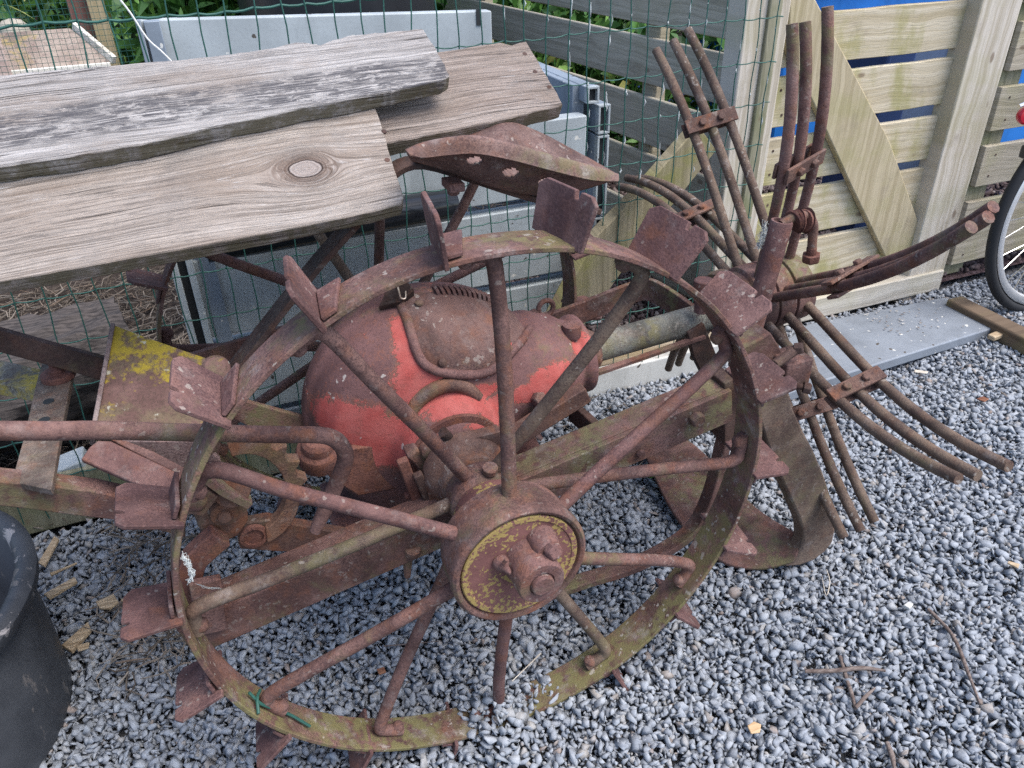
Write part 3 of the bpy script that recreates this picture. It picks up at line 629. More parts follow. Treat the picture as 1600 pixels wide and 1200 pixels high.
# ---- frame
m = MB(); a = V((-.42, .115, .272)); b = V((.43, .115, .424)); dx = (b-a).normalized()
m.bar(a, b, .010, .062); m.bar(a+V((0, .0275, .028)), b+V((0, .0275, .028)), .045, .009)
beam = m.build('frame_beam', 'rust_moss', dig, bevel=.0015)
m = MB(); m.hexbolt(Y(1086, 652, .110), (0, -1, 0), .0125, .014); m.build('beam_bolt', 'rust', beam, bevel=.001); m = MB(); m.hexbolt(Y(1000, 708, .108), (0, -1, 0), .008, .007); m.build('beam_bolt', 'rust', beam, bevel=.001)
m = MB(); m.prism(yp([(295, 915), (345, 905), (355, 985), (310, 995)], .10), (0, .012, 0)); m.build('end_plate', 'rust', dig, bevel=.002)
m = MB(); m.prism(yp([(1132, 600), (1150, 590), (1150, 690), (1132, 695)], .118), (0, .05, 0)); m.build('end_plate', 'rust_dark', dig, bevel=.002)
# far frame beam, rounded corner towards the spinner bearing
m = MB(); P = [Y(760, 540, .50), Y(840, 513, .50), Y(910, 487, .50), Y(985, 458, .50), Y(1012, 452, .485), Y(1035, 462, .45), Y(1062, 480, .40), Y(1085, 497, .36)]
m.strip(P, (0, 0, 1), .046, .010, 4); m.build('frame_beam', 'rust_moss', dig, bevel=.0015)
m = MB(); m.strip([Y(842, 525, .47), Y(870, 517, .47), Y(885, 525, .45)], (0, 0, 1), .03, .02); m.build('clamp_block', 'rust_dark', dig, bevel=.003)
m = MB(); m.strip(yp([(285, 570), (370, 545), (470, 515), (560, 490)], .48), (0, 0, 1), .030, .010); m.build('frame_strap', 'rust', dig, bevel=.001)
m = MB(); m.prism(yp([(365, 622), (430, 640), (485, 655), (485, 692), (420, 682), (365, 655)], .36), (0, .01, 0)); m.build('frame_strap', 'rust_moss', dig, bevel=.0015)
m = MB(); m.bar(Y(893, 640, .25), Y(948, 690, .135), .014, .035); m.build('cross_bar', 'rust_dark', dig, bevel=.002)
m = MB(); m.bar(Y(790, 690, .20), Y(915, 612, .20), .022, .030); m.prism(yp([(735, 690), (772, 670), (800, 690), (812, 720), (770, 745), (745, 730)], .185), (0, .012, 0)); m.build('cross_bar', 'rust_cast', dig, bevel=.002)
m = MB(); q = Y(760, 700, .18); m.lathe([(0, .024), (-.018, .023), (-.018, .017), (0, .016)], q, (0, 1, 0), 24, caps=False); m.build('bearing_ring', 'rust', dig)
m = MB(); q = Y(640, 868, .112); m.lathe([(-.006, .012), (.006, .012)], q+V((.005, 0, .008)), (.1, -.3, 1), 14); m.prism([q+V((-.05, 0, .0)), q+V((.0, 0, .018)), q+V((.012, 0, .0)), q+V((-.005, 0, -.012)), q+V((-.04, 0, -.012))], (0, .012, 0)); m.tube([q+V((-.002, .005, -.008)), q+V((-.006, .005, -.045))], [.008, .005], 8); m.build('hook', 'rust_cast', dig, bevel=.001)

# ---- front (left) gear: rods, quadrant, levers
m = MB(); P = [(-1.0, .1, .80), Y(0, 673, .1), Y(150, 672, .1), Y(300, 676, .1), Y(430, 679, .1), Y(500, 680, .1), Y(528, 690, .1), Y(540, 715, .1), Y(528, 750, .1), Y(508, 795, .1), Y(492, 830, .1)]
m.tube(P, [.0106]*6+[.0108]*2+[.0106, .0102, .0075], 14, smooth=4, jit=.012); m.build('lift_lever', 'rust', dig, smooth=60)
# toothed quadrant
cx, cy = 386, 772
outer = []
for k in range(30):
    a = R_(112-k*6.2); rr = 100 if (k % 3 == 1 and k < 19) else 85
    outer.append((cx+rr*math.cos(a)*.98, cy-rr*math.sin(a)*.98))
inner = [(cx+62*math.cos(R_(a)), cy-62*math.sin(R_(a))) for a in np.linspace(-62, 112, 16)]
m = MB(); m.prism(yp(outer+inner, .155), (0, .020, 0)); m.build('toothed_quadrant', rust('quadrant_rust', dark=(.15, .07, .048), light=(.25, .125, .085), moss=.35, orange=.7, specks=1., dust=.4, mosscol=(.22, .17, .07)), dig, bevel=.0015)
m = MB(); m.prism(yp([(372, 845), (385, 818), (420, 812), (560, 838), (640, 845), (640, 872), (545, 868), (430, 862), (375, 858)], .165), (0, .018, 0)); qb = m.build('quadrant_arm', 'rust_cast', dig, bevel=.002)
m = MB(); q = Y(396, 836, .163); m.lathe([(0, .019), (-.005, .0185), (-.0055, .0135), (.008, .0125), (.008, .002)], q, (0, 1, 0), 24); m.build('pivot_eye', 'rust_red', qb)
m = MB(); m.prism(yp([(300, 740), (328, 735), (385, 765), (388, 815), (372, 838), (345, 850), (318, 842), (300, 800)], .145), (0, .02, 0)); cst = m.build('lever_casting', 'rust_cast', dig, bevel=.003)
m = MB(); m.prism(yp([(278, 760), (300, 752), (342, 776), (318, 808), (288, 802)], .118), (0, .016, 0)); m.lathe([(0, .015), (-.004, .014), (-.010, .008), (-.010, .002)], Y(305, 783, .117), (0, 1, 0), 18); m.build('latch_plate', 'rust', cst, bevel=.002)
m = MB(); q = Y(350, 800, .143); m.lathe([(0, .018), (-.006, .017), (-.007, .009), (-.013, .008), (-.013, .002)], q, (0, 1, 0), 20); m.build('casting_boss', 'rust_cast', cst)
m = MB(); q = Y(362, 762, .14); m.lathe([(0, .024), (-.012, .023), (-.013, .005), (-.011, .002)], q, (.1, 1, -.4), 24); m.build('washer_plate', 'rust_cast', cst, bevel=.001)
m = MB(); m.strip(yp([(318, 742), (350, 765), (390, 785)], .125), (0, 1, 0), .02, .010); m.build('lever_strap', 'rust_moss', cst, bevel=.001)
m = MB(); m.strip(yp([(345, 835), (322, 855), (300, 880), (292, 930), (300, 968)], .13), (0, 1, 0), .022, .032, 4); m.build('drop_link', 'rust_red', dig, bevel=.002)
# tapered arms from the quadrant to the drawbar
m = MB(); nrm = V((.12, -.62, .78)); p0 = Y(200, 720, .21)
m.prism([onp(x, y, nrm, p0) for x, y in [(126, 718), (140, 698), (153, 688), (173, 689), (282, 741), (330, 765), (310, 800), (266, 780), (220, 760)]], -nrm.normalized()*.012); m.build('lever_arm', 'rust_plain', dig, bevel=.002)
m = MB(); m.prism([onp(x, y, nrm, p0+V((0, .012, .006))) for x, y in [(172, 686), (196, 688), (240, 705), (330, 752), (325, 768), (282, 744)]], -nrm.normalized()*.014); m.build('lever_strap', 'rust', dig, bevel=.002)
m = MB(); m.prism(yp([(190, 690), (310, 690), (345, 720), (340, 770), (280, 770), (200, 720)], .26), (0, .012, 0)); m.build('web_plate', rust('violet_plate', dark=(.10, .06, .07), light=(.19, .12, .13), moss=.1, orange=.2), dig, bevel=.001)
m = MB(); m.prism(yp([(208, 760), (260, 770), (262, 800), (205, 796)], .27), (0, .03, 0)); m.build('red_bracket', 'rust_red', dig, bevel=.003)
# drawbar
m = MB(); m.prism([V((-1.0, .20, .60)), V((-1.0, .20, .545))][::-1]+yp([(-5, 752), (80, 760), (150, 768), (200, 779), (250, 795), (250, 830), (188, 814), (117, 806), (60, 798), (-5, 792)], .20)[0:5]+yp([(250, 832), (188, 814), (117, 806), (60, 798), (-5, 792)], .20), (0, .03, 0)) if False else m.prism(yp([(-160, 735), (0, 752), (80, 760), (150, 768), (200, 779), (290, 806), (290, 840), (188, 814), (117, 806), (60, 798), (0, 791), (-160, 775)], .20), (0, .03, 0))
m.build('drawbar', 'rust', dig, bevel=.002)
m = MB(); zt = Y(50, 755, .20).z+.004
def zp(pts, z): return [Z(a, b, z) for a, b in pts]
m.prism(zp([(74, 535), (120, 548), (112, 590), (95, 675), (80, 765), (18, 752), (38, 680), (56, 600)], zt), (0, 0, -.010)); hp = m.build('hitch_plate', rust('hitch', moss=.35, dust=.4, dark=(.10, .07, .062), light=(.19, .14, .125)), dig, bevel=.0012)
m = MB()
for p in ((76, 627), (69, 656), (88, 566)):
    q = Z(*p, zt+.0008); m.lathe([(0, .0075), (.0006, .007)], q, (0, 0, 1), 14)
m.build('bolt_hole', 'hollow', hp)
m = MB(); q = Z(92, 590, zt); m.lathe([(0, .024), (.009, .023), (.010, .012), (.016, .012), (.018, .0075), (.040, .0075), (.046, .004)], q, (0, 0, 1), 16); m.build('hitch_bolt', 'rust_red', hp, bevel=.0008)
m = MB(); m.prism(yp([(-140, 485), (0, 517), (90, 542), (165, 562), (165, 597), (90, 575), (0, 551), (-140, 520)], .44), (0, .014, 0)); m.build('side_bar', 'rust_dark', dig, bevel=.0015)
m = MB(); zb = zt-.02; m.prism(zp([(-120, 535), (0, 562), (70, 578), (64, 612), (0, 600), (-120, 575)], zb), (0, 0, -.022)); m.build('side_bar', rust('lichen_bar', dark=(.13, .11, .10), light=(.23, .21, .19), moss=.6, mosscol=(.45, .33, .04), orange=.1, specks=.8), dig, bevel=.0015)
# lichen covered cover plate with a turned-up left edge
n = V((.05, -.60, .80)).normalized(); p0 = Y(180, 512, .42)
top = [(176, 507), (220, 524), (300, 552), (330, 562), (350, 566), (362, 580), (352, 606), (344, 640), (338, 690), (330, 706), (240, 690), (148, 668)]
m = MB(); m.prism([onp(x, y, n, p0) for x, y in top], -n*.055); cov = m.build('cover_plate', 'lichen', dig, bevel=.001)
m = MB(); A = [onp(x, y, n, p0) for x, y in ((178, 508), (163, 590), (148, 670))]
m.ruled([p+n*.007 for p in A], [p-n*.030+V((-.012, 0, -.012)) for p in A], .006, 0, 2); m.build('cover_flange', rust('flange', dark=(.15, .10, .11), light=(.26, .19, .20), moss=.2, dust=.5), cov, bevel=.001)
m = MB(); q = onp(338, 580, n, p0); m.lathe([(-.02, .022), (.012, .02), (.018, .014), (.019, .003)], q, n, 20); m.build('lid_knob', 'lichen', cov)

# ---- seat on its spring
m = MB(); P = [Y(a, b, c) for a, b, c in ((300, 655, .40), (350, 595, .40), (430, 492, .40), (500, 405, .40), (560, 338, .405), (592, 292, .41), (618, 264, .41), (655, 254, .395), (720, 272, .375), (800, 298, .36), (870, 316, .355), (930, 325, .35))]
m.strip(P, (0, 1, 0), .045, .009, 3); m.build('seat_spring', 'rust_dark', dig, bevel=.0015)
m = MB(); q = Y(708, 288, .31); m.box(q, (.022, .04, .012)); m.hexbolt(q+V((0, 0, -.006)), (0, 0, -1), .009, .009); m.build('spring_clamp', 'rust', dig, bevel=.002)
def cr1(L, t):
    n = len(L)-1; x = t*n; i = min(int(x), n-1); u = x-i; p = [L[max(i-1, 0)], L[i], L[i+1], L[min(i+2, n)]]
    return .5*((2*p[1])+(p[2]-p[0])*u+(2*p[0]-5*p[1]+4*p[2]-p[3])*u*u+(3*p[1]-p[0]-3*p[2]+p[3])*u**3)
def pix(p):
    d = V(p)-CAM; return 800+F*d.dot(_r)/d.dot(_f), 600-F*d.dot(_u)/d.dot(_f)
def make_seat():
    # pressed iron pan: outer rolled lip, near side crest, keel, far side crest, far lip
    S = [yp([(640, 243), (662, 247), (700, 243), (745, 241), (800, 251), (865, 268), (925, 282), (966, 284)], .243),
         yp([(634, 236), (660, 225), (700, 217), (745, 215), (800, 227), (868, 246), (930, 262), (966, 274)], .256),
         yp([(638, 242), (668, 246), (715, 262), (765, 276), (820, 288), (880, 292), (935, 285), (965, 277)], .300),
         yp([(645, 250), (680, 258), (725, 270), (775, 284), (830, 296), (885, 296), (935, 284), (964, 276)], .345),
         yp([(650, 240), (690, 228), (740, 212), (790, 197), (840, 212), (890, 236), (935, 258), (963, 273)], .450),
         yp([(652, 240), (692, 230), (742, 216), (792, 201), (843, 217), (893, 241), (937, 262), (962, 275)], .460)]
    nu, nv = 230, 130; g = [[None]*(nv+1) for _ in range(nu+1)]
    for i in range(nu+1):
        C = [cr1(L, i/nu) for L in S]
        for k in range(nv+1): g[i][k] = cr1(C, k/nv)
    vs = [g[i][k] for i in range(nu+1) for k in range(nv+1)]; fs = []
    for i in range(nu):
        for k in range(nv):
            if .12 < k/nv < .60:
                x, y = pix((g[i][k]+g[i+1][k+1])/2); 
                if any(((x-a)/rx)**2+((y-b)/ry)**2 < 1 for a, b, rx, ry in ((741, 249, 13, 5.5), (798, 268, 13, 6.5), (854, 284, 13, 6.5))): continue
            fs.append((i*(nv+1)+k, (i+1)*(nv+1)+k, (i+1)*(nv+1)+k+1, i*(nv+1)+k+1))
    m = MB(); m.add(vs, fs); o = m.build('seat', rust('seat_rust', dark=(.12, .066, .064), light=(.205, .115, .11), moss=.3, specks=.9, dust=.4), dig, smooth=60)
    s = o.modifiers.new('solid', 'SOLIDIFY'); s.thickness = .004; s.offset = 0
    return o
make_seat()

# ---- digging share and its curved carrier
m = MB(); za = .05
A = [Z(1000, 690, .03), Z(1022, 745, .035), Z(1050, 800, .03), Z(1090, 850, .02), Z(1135, 882, .012), Z(1190, 890, .012), Z(1240, 878, .03)]
B = [Z(1030, 672, .05), Z(1075, 690, .05), Z(1120, 730, .05), Z(1170, 785, .045), Z(1205, 812, .045), Z(1240, 832, .05), Z(1258, 845, .06)]
m.ruled(A, B, .010, 4, 6); sh = m.build('share', 'rust_moss', dig, bevel=.002)
m = MB(); m.prism(yp([(1176, 585), (1222, 575), (1240, 640), (1256, 675), (1272, 705), (1287, 740), (1298, 775), (1304, 805), (1305, 830), (1301, 848), (1290, 862), (1272, 876), (1250, 884), (1228, 886), (1246, 872), (1256, 850), (1256, 830), (1248, 808), (1238, 785), (1222, 750), (1208, 718), (1196, 685), (1186, 650)], .095), (0, .032, 0))
m.build('share_carrier', rust('carrier', dark=(.12, .075, .06), light=(.19, .125, .10), moss=.28, orange=.15, specks=.5, dust=.4), dig, bevel=.004)
m = MB(); m.strip([Y(1142, 640, .15), Y(1128, 700, .15), Y(1110, 770, .15), Y(1085, 822, .15), Y(1045, 855, .15), Y(985, 885, .15), Y(920, 905, .15), Y(860, 925, .15)], (0, 1, 0), .028, .014, 4); m.build('share_stay', 'rust_moss', dig, bevel=.002)
m = MB(); m.tube([Y(1122, 650, .2), Y(1126, 690, .2)], .008, 8); m.build('stay_pin', 'rust_tine', dig)
# bracket cluster at the back end of the frame
m = MB(); m.prism(yp([(1160, 545), (1205, 520), (1222, 548), (1232, 600), (1180, 620)], .13), (0, .04, 0)); m.box(Y(1232, 575, .12), (.05, .05, .05)); cl = m.build('rear_bracket', 'rust', dig, bevel=.003)
m = MB(); m.hexbolt(Y(1255, 605, .09), (.7, -.6, -.1), .010, .012); m.build('bracket_bolt', 'rust_dark', cl, bevel=.001); m = MB(); m.hexbolt(Y(1242, 545, .10), (.6, -.6, .3), .010, .012); m.tube([Y(1210, 570, .09), Y(1245, 545, .10)], .008, 8); m.build('bracket_bolt', 'rust_dark', cl, bevel=.001)

# ------------------------------------------------------------------ PLANKS lying across the digger
def plank(pix, tilt, p0, th, mat, label, jag=0., nails=()):
    t = R_(tilt); n = V((0, -math.sin(t), math.cos(t))); P = [onp(x, y, n, p0) for x, y in pix]
    ex = (onp(630, 320, n, p0)-onp(0, 440, n, p0)).normalized(); ey = n.cross(ex); o = P[0]
    fr = Matrix(((ex.x, ey.x, n.x, o.x), (ex.y, ey.y, n.y, o.y), (ex.z, ey.z, n.z, o.z), (0, 0, 0, 1)))
    inv = fr.inverted(); L = [inv @ p for p in P]; Q = []
    for i, a in enumerate(L):
        b = L[(i+1) % len(L)]; k = max(1, int((b-a).length/.012)); d = (b-a).normalized() if (b-a).length > 0 else V((1, 0, 0)); w = V((-d.y, d.x, 0))
        for j in range(k): Q.append(a.lerp(b, j/k) + w*random.uniform(-jag, jag))
    m = MB(); m.prism([fr @ q for q in Q], -n*th); ob = m.build('plank', mat, None, bevel=.002, frame=fr)
    for a, b in nails:
        q = onp(a, b, n, p0); k = MB(); k.lathe([(-.002, .0042), (.0004, .004), (.0008, .001)], q, n, 10); k.build('nail', 'rust_dark', ob)
    return tag(ob, label, 'plank', 'weathered planks on the digger'), fr
p1 = Y(630, 320, .30)
tl = 30; nn = V((0, -math.sin(R_(tl)), math.cos(R_(tl))))
pl1 = [(-260, 488), (0, 440), (150, 413), (330, 381), (480, 352), (580, 331), (628, 318), (631, 308), (612, 250), (598, 200), (583, 157), (470, 178), (330, 203), (150, 232), (0, 256), (-260, 296)]
fr1o = onp(-260, 488, nn, p1); ex = (onp(630, 320, nn, p1)-onp(0, 440, nn, p1)).normalized(); ey = nn.cross(ex)
kp = onp(477, 264, nn, p1)-fr1o
M['plank1'] = plank_mat('weathered_plank_knot', (kp.dot(ex), kp.dot(ey), .0150), None, (.25, .203, .17), (.43, .385, .345), 1.)
plank(pl1, tl, p1, .024, 'plank1', 'pale weathered plank with a big round knot, front one of the pile', .0008, ((605, 250), (600, 205)))
M['plank2'] = plank_mat('weathered_plank_stained', None, (.062, .040, .95), (.27, .25, .238), (.47, .45, .435), 5.)
p2 = onp(400, 215, nn, p1)+nn*.027
pl2 = [(-260, 306), (0, 260), (120, 243), (220, 226), (300, 208), (360, 192), (420, 182), (470, 168), (530, 159), (600, 145), (690, 126), (703, 118), (690, 92), (675, 66), (661, 44), (600, 50), (545, 55), (520, 62), (500, 70), (478, 66), (462, 65), (430, 74), (330, 88), (150, 104), (0, 117), (-260, 140)]
plank(pl2, tl, p2, .026, 'plank2', 'dark stained weathered plank with wavy edges, topmost of the pile', .0012)
M['plank3'] = plank_mat('weathered_plank_brown', None, None, (.225, .178, .15), (.355, .305, .272), 9.)
p3 = onp(600, 190, nn, p1)-nn*.027
pl3 = [(250, 290), (400, 262), (612, 222), (700, 205), (800, 184), (880, 163), (866, 138), (849, 110), (822, 64), (800, 70), (782, 66), (740, 72), (690, 80), (500, 110), (250, 150)]
plank(pl3, tl, p3, .028, 'plank3', 'brownish plank sticking out lowest over the iron seat', .001, ((820, 84), (836, 112), (858, 136)))

# ------------------------------------------------------------------ GREEN WIRE MESH FENCE
FY = .80; gx0, gx1 = -1.3, .985
m = MB(); hz = [.957, .868, .777, .690, .598, .508, .412, .318, .225, .13]
def fz(z, x): return z + (.0 if x > .2 else (0.002)) + .003*math.sin(x*9+z*31)
xs = np.arange(gx0, gx1, .0453)
for z in hz:
    P = []
    for i, x in enumerate(np.arange(gx0, gx1+.001, .0453/3)):
        P.append((x, FY+.004*math.sin(x*5+z*7), z+(.0016 if i % 3 == 0 else -.001)+.0022*math.sin(x*27+z*40)*math.sin(x*11)+.004*math.sin(x*4+z*13)))
    m.tube(P, .00135 if z != hz[0] else .0024, 6)
for k, x in enumerate(xs):
    P = []
    for z in np.linspace(.03, 1.06, 24): P.append((x+.003*math.sin(z*9+k*2.1)+.0025*math.sin(z*34+k), FY+.004*math.sin(x*5+z*7)-.0025, z))
    m.tube(P, .0013, 6)
fence = empty('wire_fence', (0, FY, 0), 'green plastic coated wire mesh fence running behind the rusty digger', 'fence')
m.build('wire_mesh', 'wire', fence, smooth=80)
# old cobweb fluff caught on the wires, right hand half
m = MB()
for k, x in enumerate(xs):
    if x < .30: continue
    for q in range(8):
        z = random.uniform(.55, 1.05); px = x+.003*math.sin(z*9+k*2.1)+.0025*math.sin(z*34+k)
        l = random.uniform(.006, .028); m.tube([(px, FY-.005, z), (px+random.uniform(-.002, .002), FY-.006, z+l*.5), (px, FY-.005, z+l)], [.0003, random.uniform(.0006, .0019), .0003], 5)
tag(m.build('cobweb_fluff', 'wire_web', fence), kind='stuff')
m = MB(); m.tube([Y(188, 0, .78), Y(205, 22, .78), Y(230, 60, .78), Y(252, 80, .78), Y(272, 100, .78)], .0016, 6, smooth=3); tag(m.build('cord', 'cord'), 'thin white cord hanging slanted on the wire fence, upper left', 'cord')

# ------------------------------------------------------------------ GREY PLASTIC BOARD BIN
bin_ = empty('compost_bin', (.1, 1.2, 0), 'bin of grey hollow plastic boards standing behind the wire fence', 'compost bin')
m = MB(); a = Y(212, 32, 1.5); b = Y(768, 17, 1.5)
zt_ = a.z
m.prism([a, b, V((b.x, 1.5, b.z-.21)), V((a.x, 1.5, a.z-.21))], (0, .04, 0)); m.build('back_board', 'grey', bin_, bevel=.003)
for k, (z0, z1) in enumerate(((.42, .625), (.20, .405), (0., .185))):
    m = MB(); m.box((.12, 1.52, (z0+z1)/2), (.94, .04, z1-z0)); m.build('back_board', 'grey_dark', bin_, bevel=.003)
m = MB(); q0 = Y(747, 20, 1.497); m.box(Y(748, 27, 1.4985), (.014, .003, .04)); m.build('board_notch', 'hollow', bin_)
m = MB(); m.box((Y(243, 60, 1.47).x, 1.485, .69), (.035, .03, .36)); m.box((Y(222, 60, 1.49).x, 1.485, .69), (.012, .032, .37)); m.build('corner_post', 'grey_dark', bin_, bevel=.002)
# right hand side wall: boards running away from us, hollow ends towards the camera
sx = Y(935, 150, .93).x; y0 = .925
zs = [Y(940, 130, y0).z, Y(948, 215, y0).z, Y(950, 300, y0).z, Y(948, 385, y0).z, Y(940, 470, y0).z]
xsd = [Y(938, 150, y0).x, Y(957, 180, y0).x, Y(955, 300, y0).x, Y(950, 400, y0).x, Y(940, 470, y0).x]
rows = [((938, 132), (938, 158), .0), ((956, 160), (955, 205), .012), ((953, 208), (950, 262), .012), ((952, 268), (948, 330), .012), ((948, 335), (945, 395), .012), ((944, 400), (941, 452), .012), ((940, 455), (937, 500), .012)]
w_ = .030
for i, (pa, pb, _) in enumerate(rows):
    A = Y(*pa, y0); B = Y(*pb, y0); cxm = Y(pa[0], pa[1], y0).x
    m = MB(); ln = .575
    cxm = .585 if i == 0 else .615
    z1, z0 = A.z, B.z
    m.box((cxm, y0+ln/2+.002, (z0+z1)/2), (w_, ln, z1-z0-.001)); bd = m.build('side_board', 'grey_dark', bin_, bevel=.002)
    m = MB(); t = .005
    for (xa, xb, zaa, zbb) in ((-.5, .5, z1-t, z1), (-.5, .5, z0, z0+t)): m.box((cxm, y0-.006, (zaa+zbb)/2), (w_, .016, t))
    for sgn in (-1, 1): m.box((cxm+sgn*(w_/2-t/2), y0-.006, (z0+z1)/2), (t, .016, z1-z0-2*t-.0005))
    m.build('hollow_end', 'grey', bd, bevel=.0008)
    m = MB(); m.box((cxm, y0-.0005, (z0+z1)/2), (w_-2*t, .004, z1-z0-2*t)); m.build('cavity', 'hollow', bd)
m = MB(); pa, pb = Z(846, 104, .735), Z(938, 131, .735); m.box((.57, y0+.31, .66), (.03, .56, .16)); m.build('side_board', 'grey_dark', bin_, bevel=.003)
# front boards with gaps
FB = .90
for (z0, z1, xa, xb, mt) in ((.515, .685, -.33, .565, 'grey'), (.318, .492, -.33, .545, 'grey'), (.115, .296, -.33, .53, 'grey'), (.0, .1, -.33, .53, 'grey_dark')):
    m = MB(); m.box(((xa+xb)/2, FB+.02, (z0+z1)/2), (xb-xa, .04, z1-z0)); m.build('front_board', mt, bin_, bevel=.003)
for xx in (-.352, -.322):
    m = MB(); m.box((xx, FB-.006, .35), (.014, .03, .74)); m.build('corner_post', 'grey', bin_, bevel=.002)
m = MB(); m.box((-.337, FB+.012, .35), (.016, .03, .74)); m.build('post_groove', 'hollow', bin_)
m = MB(); m.box((-.29, FB-.004, .35), (.03, .008, .74)); m.build('corner_post', 'grey_dark', bin_, bevel=.001)

# black drain pipe between fence and bin
m = MB(); a, b = Y(520, 350, .845), Y(711, 318, .845); d = (b-a).normalized(); L = (b-a).length
m.lathe([(-.25, .034), (L-.001, .034), (L, .033), (L, .030), (L-.06, .027), (L-.061, .001)], a, d, 28); tag(m.build('drain_pipe', plastic('gloss_black_pipe', (.012, .014, .018), rough=.16, specks=False, spec=.42), smooth=50), 'glossy black plastic pipe lying behind the wire fence under the planks', 'pipe')

# ------------------------------------------------------------------ FENCES, GATE, POSTS on the right
def slatrow(parent, name, x0, x1, y, th, z0, z1, mat, nails=True):
    m = MB(); n = 10; top = [(x0+(x1-x0)*i/n, y, z1+random.uniform(-.0015, .0015)) for i in range(n+1)]; bot = [(x0+(x1-x0)*i/n, y, z0+random.uniform(-.0015, .0015)) for i in range(n, -1, -1)]
    m.prism(top+bot, (0, th, 0)); fr = Matrix.Translation(((x0+x1)/2, y, (z0+z1)/2)); s = m.build(name, mat, parent, bevel=.002, frame=fr)
    if nails:
        m = MB()
        for x in (x0+.05, x1-.05):
            for z in (z0+.03, z1-.03): m.lathe([(0, .0035), (-.001, .0035)], (x+random.uniform(-.01, .01), y-.0003, z), (0, 1, 0), 8)
        m.build('nail', 'rust_dark', s)
    return s
gate = empty('slat_gate', (1.45, .96, 0), 'wooden gate of wide pale slats with one diagonal brace, behind the spinner tines', 'gate')
for (z0, z1) in ((.876, 1.0), (.726, .846), (.579, .702), (.425, .548), (.262, .399), (.045, .240)):
    slatrow(gate, 'slat', 1.10, 1.80, .96, .018, z0, z1, 'slat')
gy = .935
m = MB(); P = yp([(1232, 78), (1236, -18), (1272, -5), (1330, 105), (1390, 220), (1446, 378), (1436, 395), (1384, 402), (1330, 290), (1285, 190)], gy); fr = Matrix.Translation(P[0])
m.prism(P, (0, .022, 0)); m.build('diagonal_brace', 'brace', gate, bevel=.003, frame=fr)
def post(px_top, px_bot, y, depth, mat, label, name='fence_post'):
    (a, b), (c, d) = px_top, px_bot        # left/right edges in the photo at two heights, taken to the plane y
    tl_, tr = Y(*a, y), Y(*b, y); bl, br = Y(*c, y), Y(*d, y)
    xl, xr = (tl_.x+bl.x)/2, (tr.x+br.x)/2
    m = MB(); m.box(((xl+xr)/2, y+depth/2, .60), (xr-xl, depth, 1.30)); fr = Matrix.Translation(((xl+xr)/2, y, .6))
    return tag(m.build(name, mat, None, bevel=.004, frame=fr), label, 'post', 'square posts of the slat fences')
post(((1172, 0), (1239, 0)), ((1115, 400), (1178, 380)), .90, .07, 'post', 'pale square gate post at the hinge side, behind the upright tines')
post(((1535, 0), (1597, 0)), ((1441, 358), (1502, 338)), .915, .07, 'post', 'pale grooved fence post between the gate and the bicycle wheel')
m = MB(); m.box((1.035, .915, .6), (.035, .05, 1.3)); tag(m.build('fence_post', 'post_green', None, bevel=.003), 'narrow dark greenish post that holds the end of the wire mesh', 'post', 'square posts of the slat fences')
# second run of fence to the right
rf = empty('slat_fence', (2.4, 1.0, 0), 'run of grey wooden slats behind the bicycle wheel', 'fence')
for (z0, z1) in ((.82, .965), (.645, .775), (.475, .60), (.305, .43), (.045, .255)):
    slatrow(rf, 'slat', 1.945+random.uniform(-.004, .004), 3.4, .965, .02, z0, z1, 'slat_grey')
m = MB(); m.box((1.985, 1.005, .6), (.09, .04, 1.2)); m.build('upright', 'post_green', rf, bevel=.003)
m = MB(); m.box((3.3, 1.005, .6), (.09, .04, 1.2)); m.build('upright', 'post_green', rf, bevel=.003)
# side fence running away behind the wire mesh
sd = V((-.117, .993, 0)).normalized(); so = V((1.085, .985, 0)); sn = V((sd.y, -sd.x, 0))
def sp_(px, py): return onp(px, py, sn, so)
sf = empty('slat_fence', (1.0, 1.8, 0), 'old brown slat fence running back from the gate post behind the wire mesh', 'fence')
def band(tops, bots):
    zt = sum(sp_(*p).z for p in tops)/len(tops); zb = sum(sp_(*p).z for p in bots)/len(bots); return zb, zt
rows = [(.835, 1.02), band([(860, 24), (1122, 82)], [(860, 86), (1075, 148)]), band([(954, 129), (1075, 174)], [(972, 204), (1000, 225)])]
rows += [(rows[2][0]-.165, rows[2][0]-.03), (.03, rows[2][0]-.20)]
rows[0] = (sum(sp_(*p).z for p in [(860, 6), (1047, 45)])/2, sum(sp_(*p).z for p in [(860, 6), (1047, 45)])/2+.17)
print('side fence rows', rows)
rot = Matrix((sd.cross(V((0, 0, 1))), sd, V((0, 0, 1)))).transposed()
for (z0, z1) in rows:
    c = so+sd*1.15+V((0, 0, (z0+z1)/2)); fr = Matrix.Translation(c) @ rot.to_4x4()
    m = MB(); m.box(c, (.02, 2.3, z1-z0), rot); m.build('slat', 'slat_old', sf, bevel=.003, frame=fr)
for d in (.45, 1.55):
    m = MB(); c = so+sd*d+sn*.03+V((0, 0, .55)); m.box(c, (.035, .07, 1.2), rot); m.build('upright', 'slat_old', sf, bevel=.003)
# mossy diagonal brace nailed on the mesh side
m = MB(); q = lambda x, y: onp(x, y, V((.35, -.94, 0)), (.95, .93, 0))
P = [q(1092, 196), (q(1120, 235)), q(1010, 372), q(905, 520), q(842, 540), q(930, 372), q(1010, 290)]
m.prism(P, V((-.35, .94, 0))*.03); tag(m.build('leaning_board', 'brace_moss', None, bevel=.003, frame=Matrix.Translation(P[2])), 'mossy yellow green board leaning diagonally behind the wire mesh', 'board')

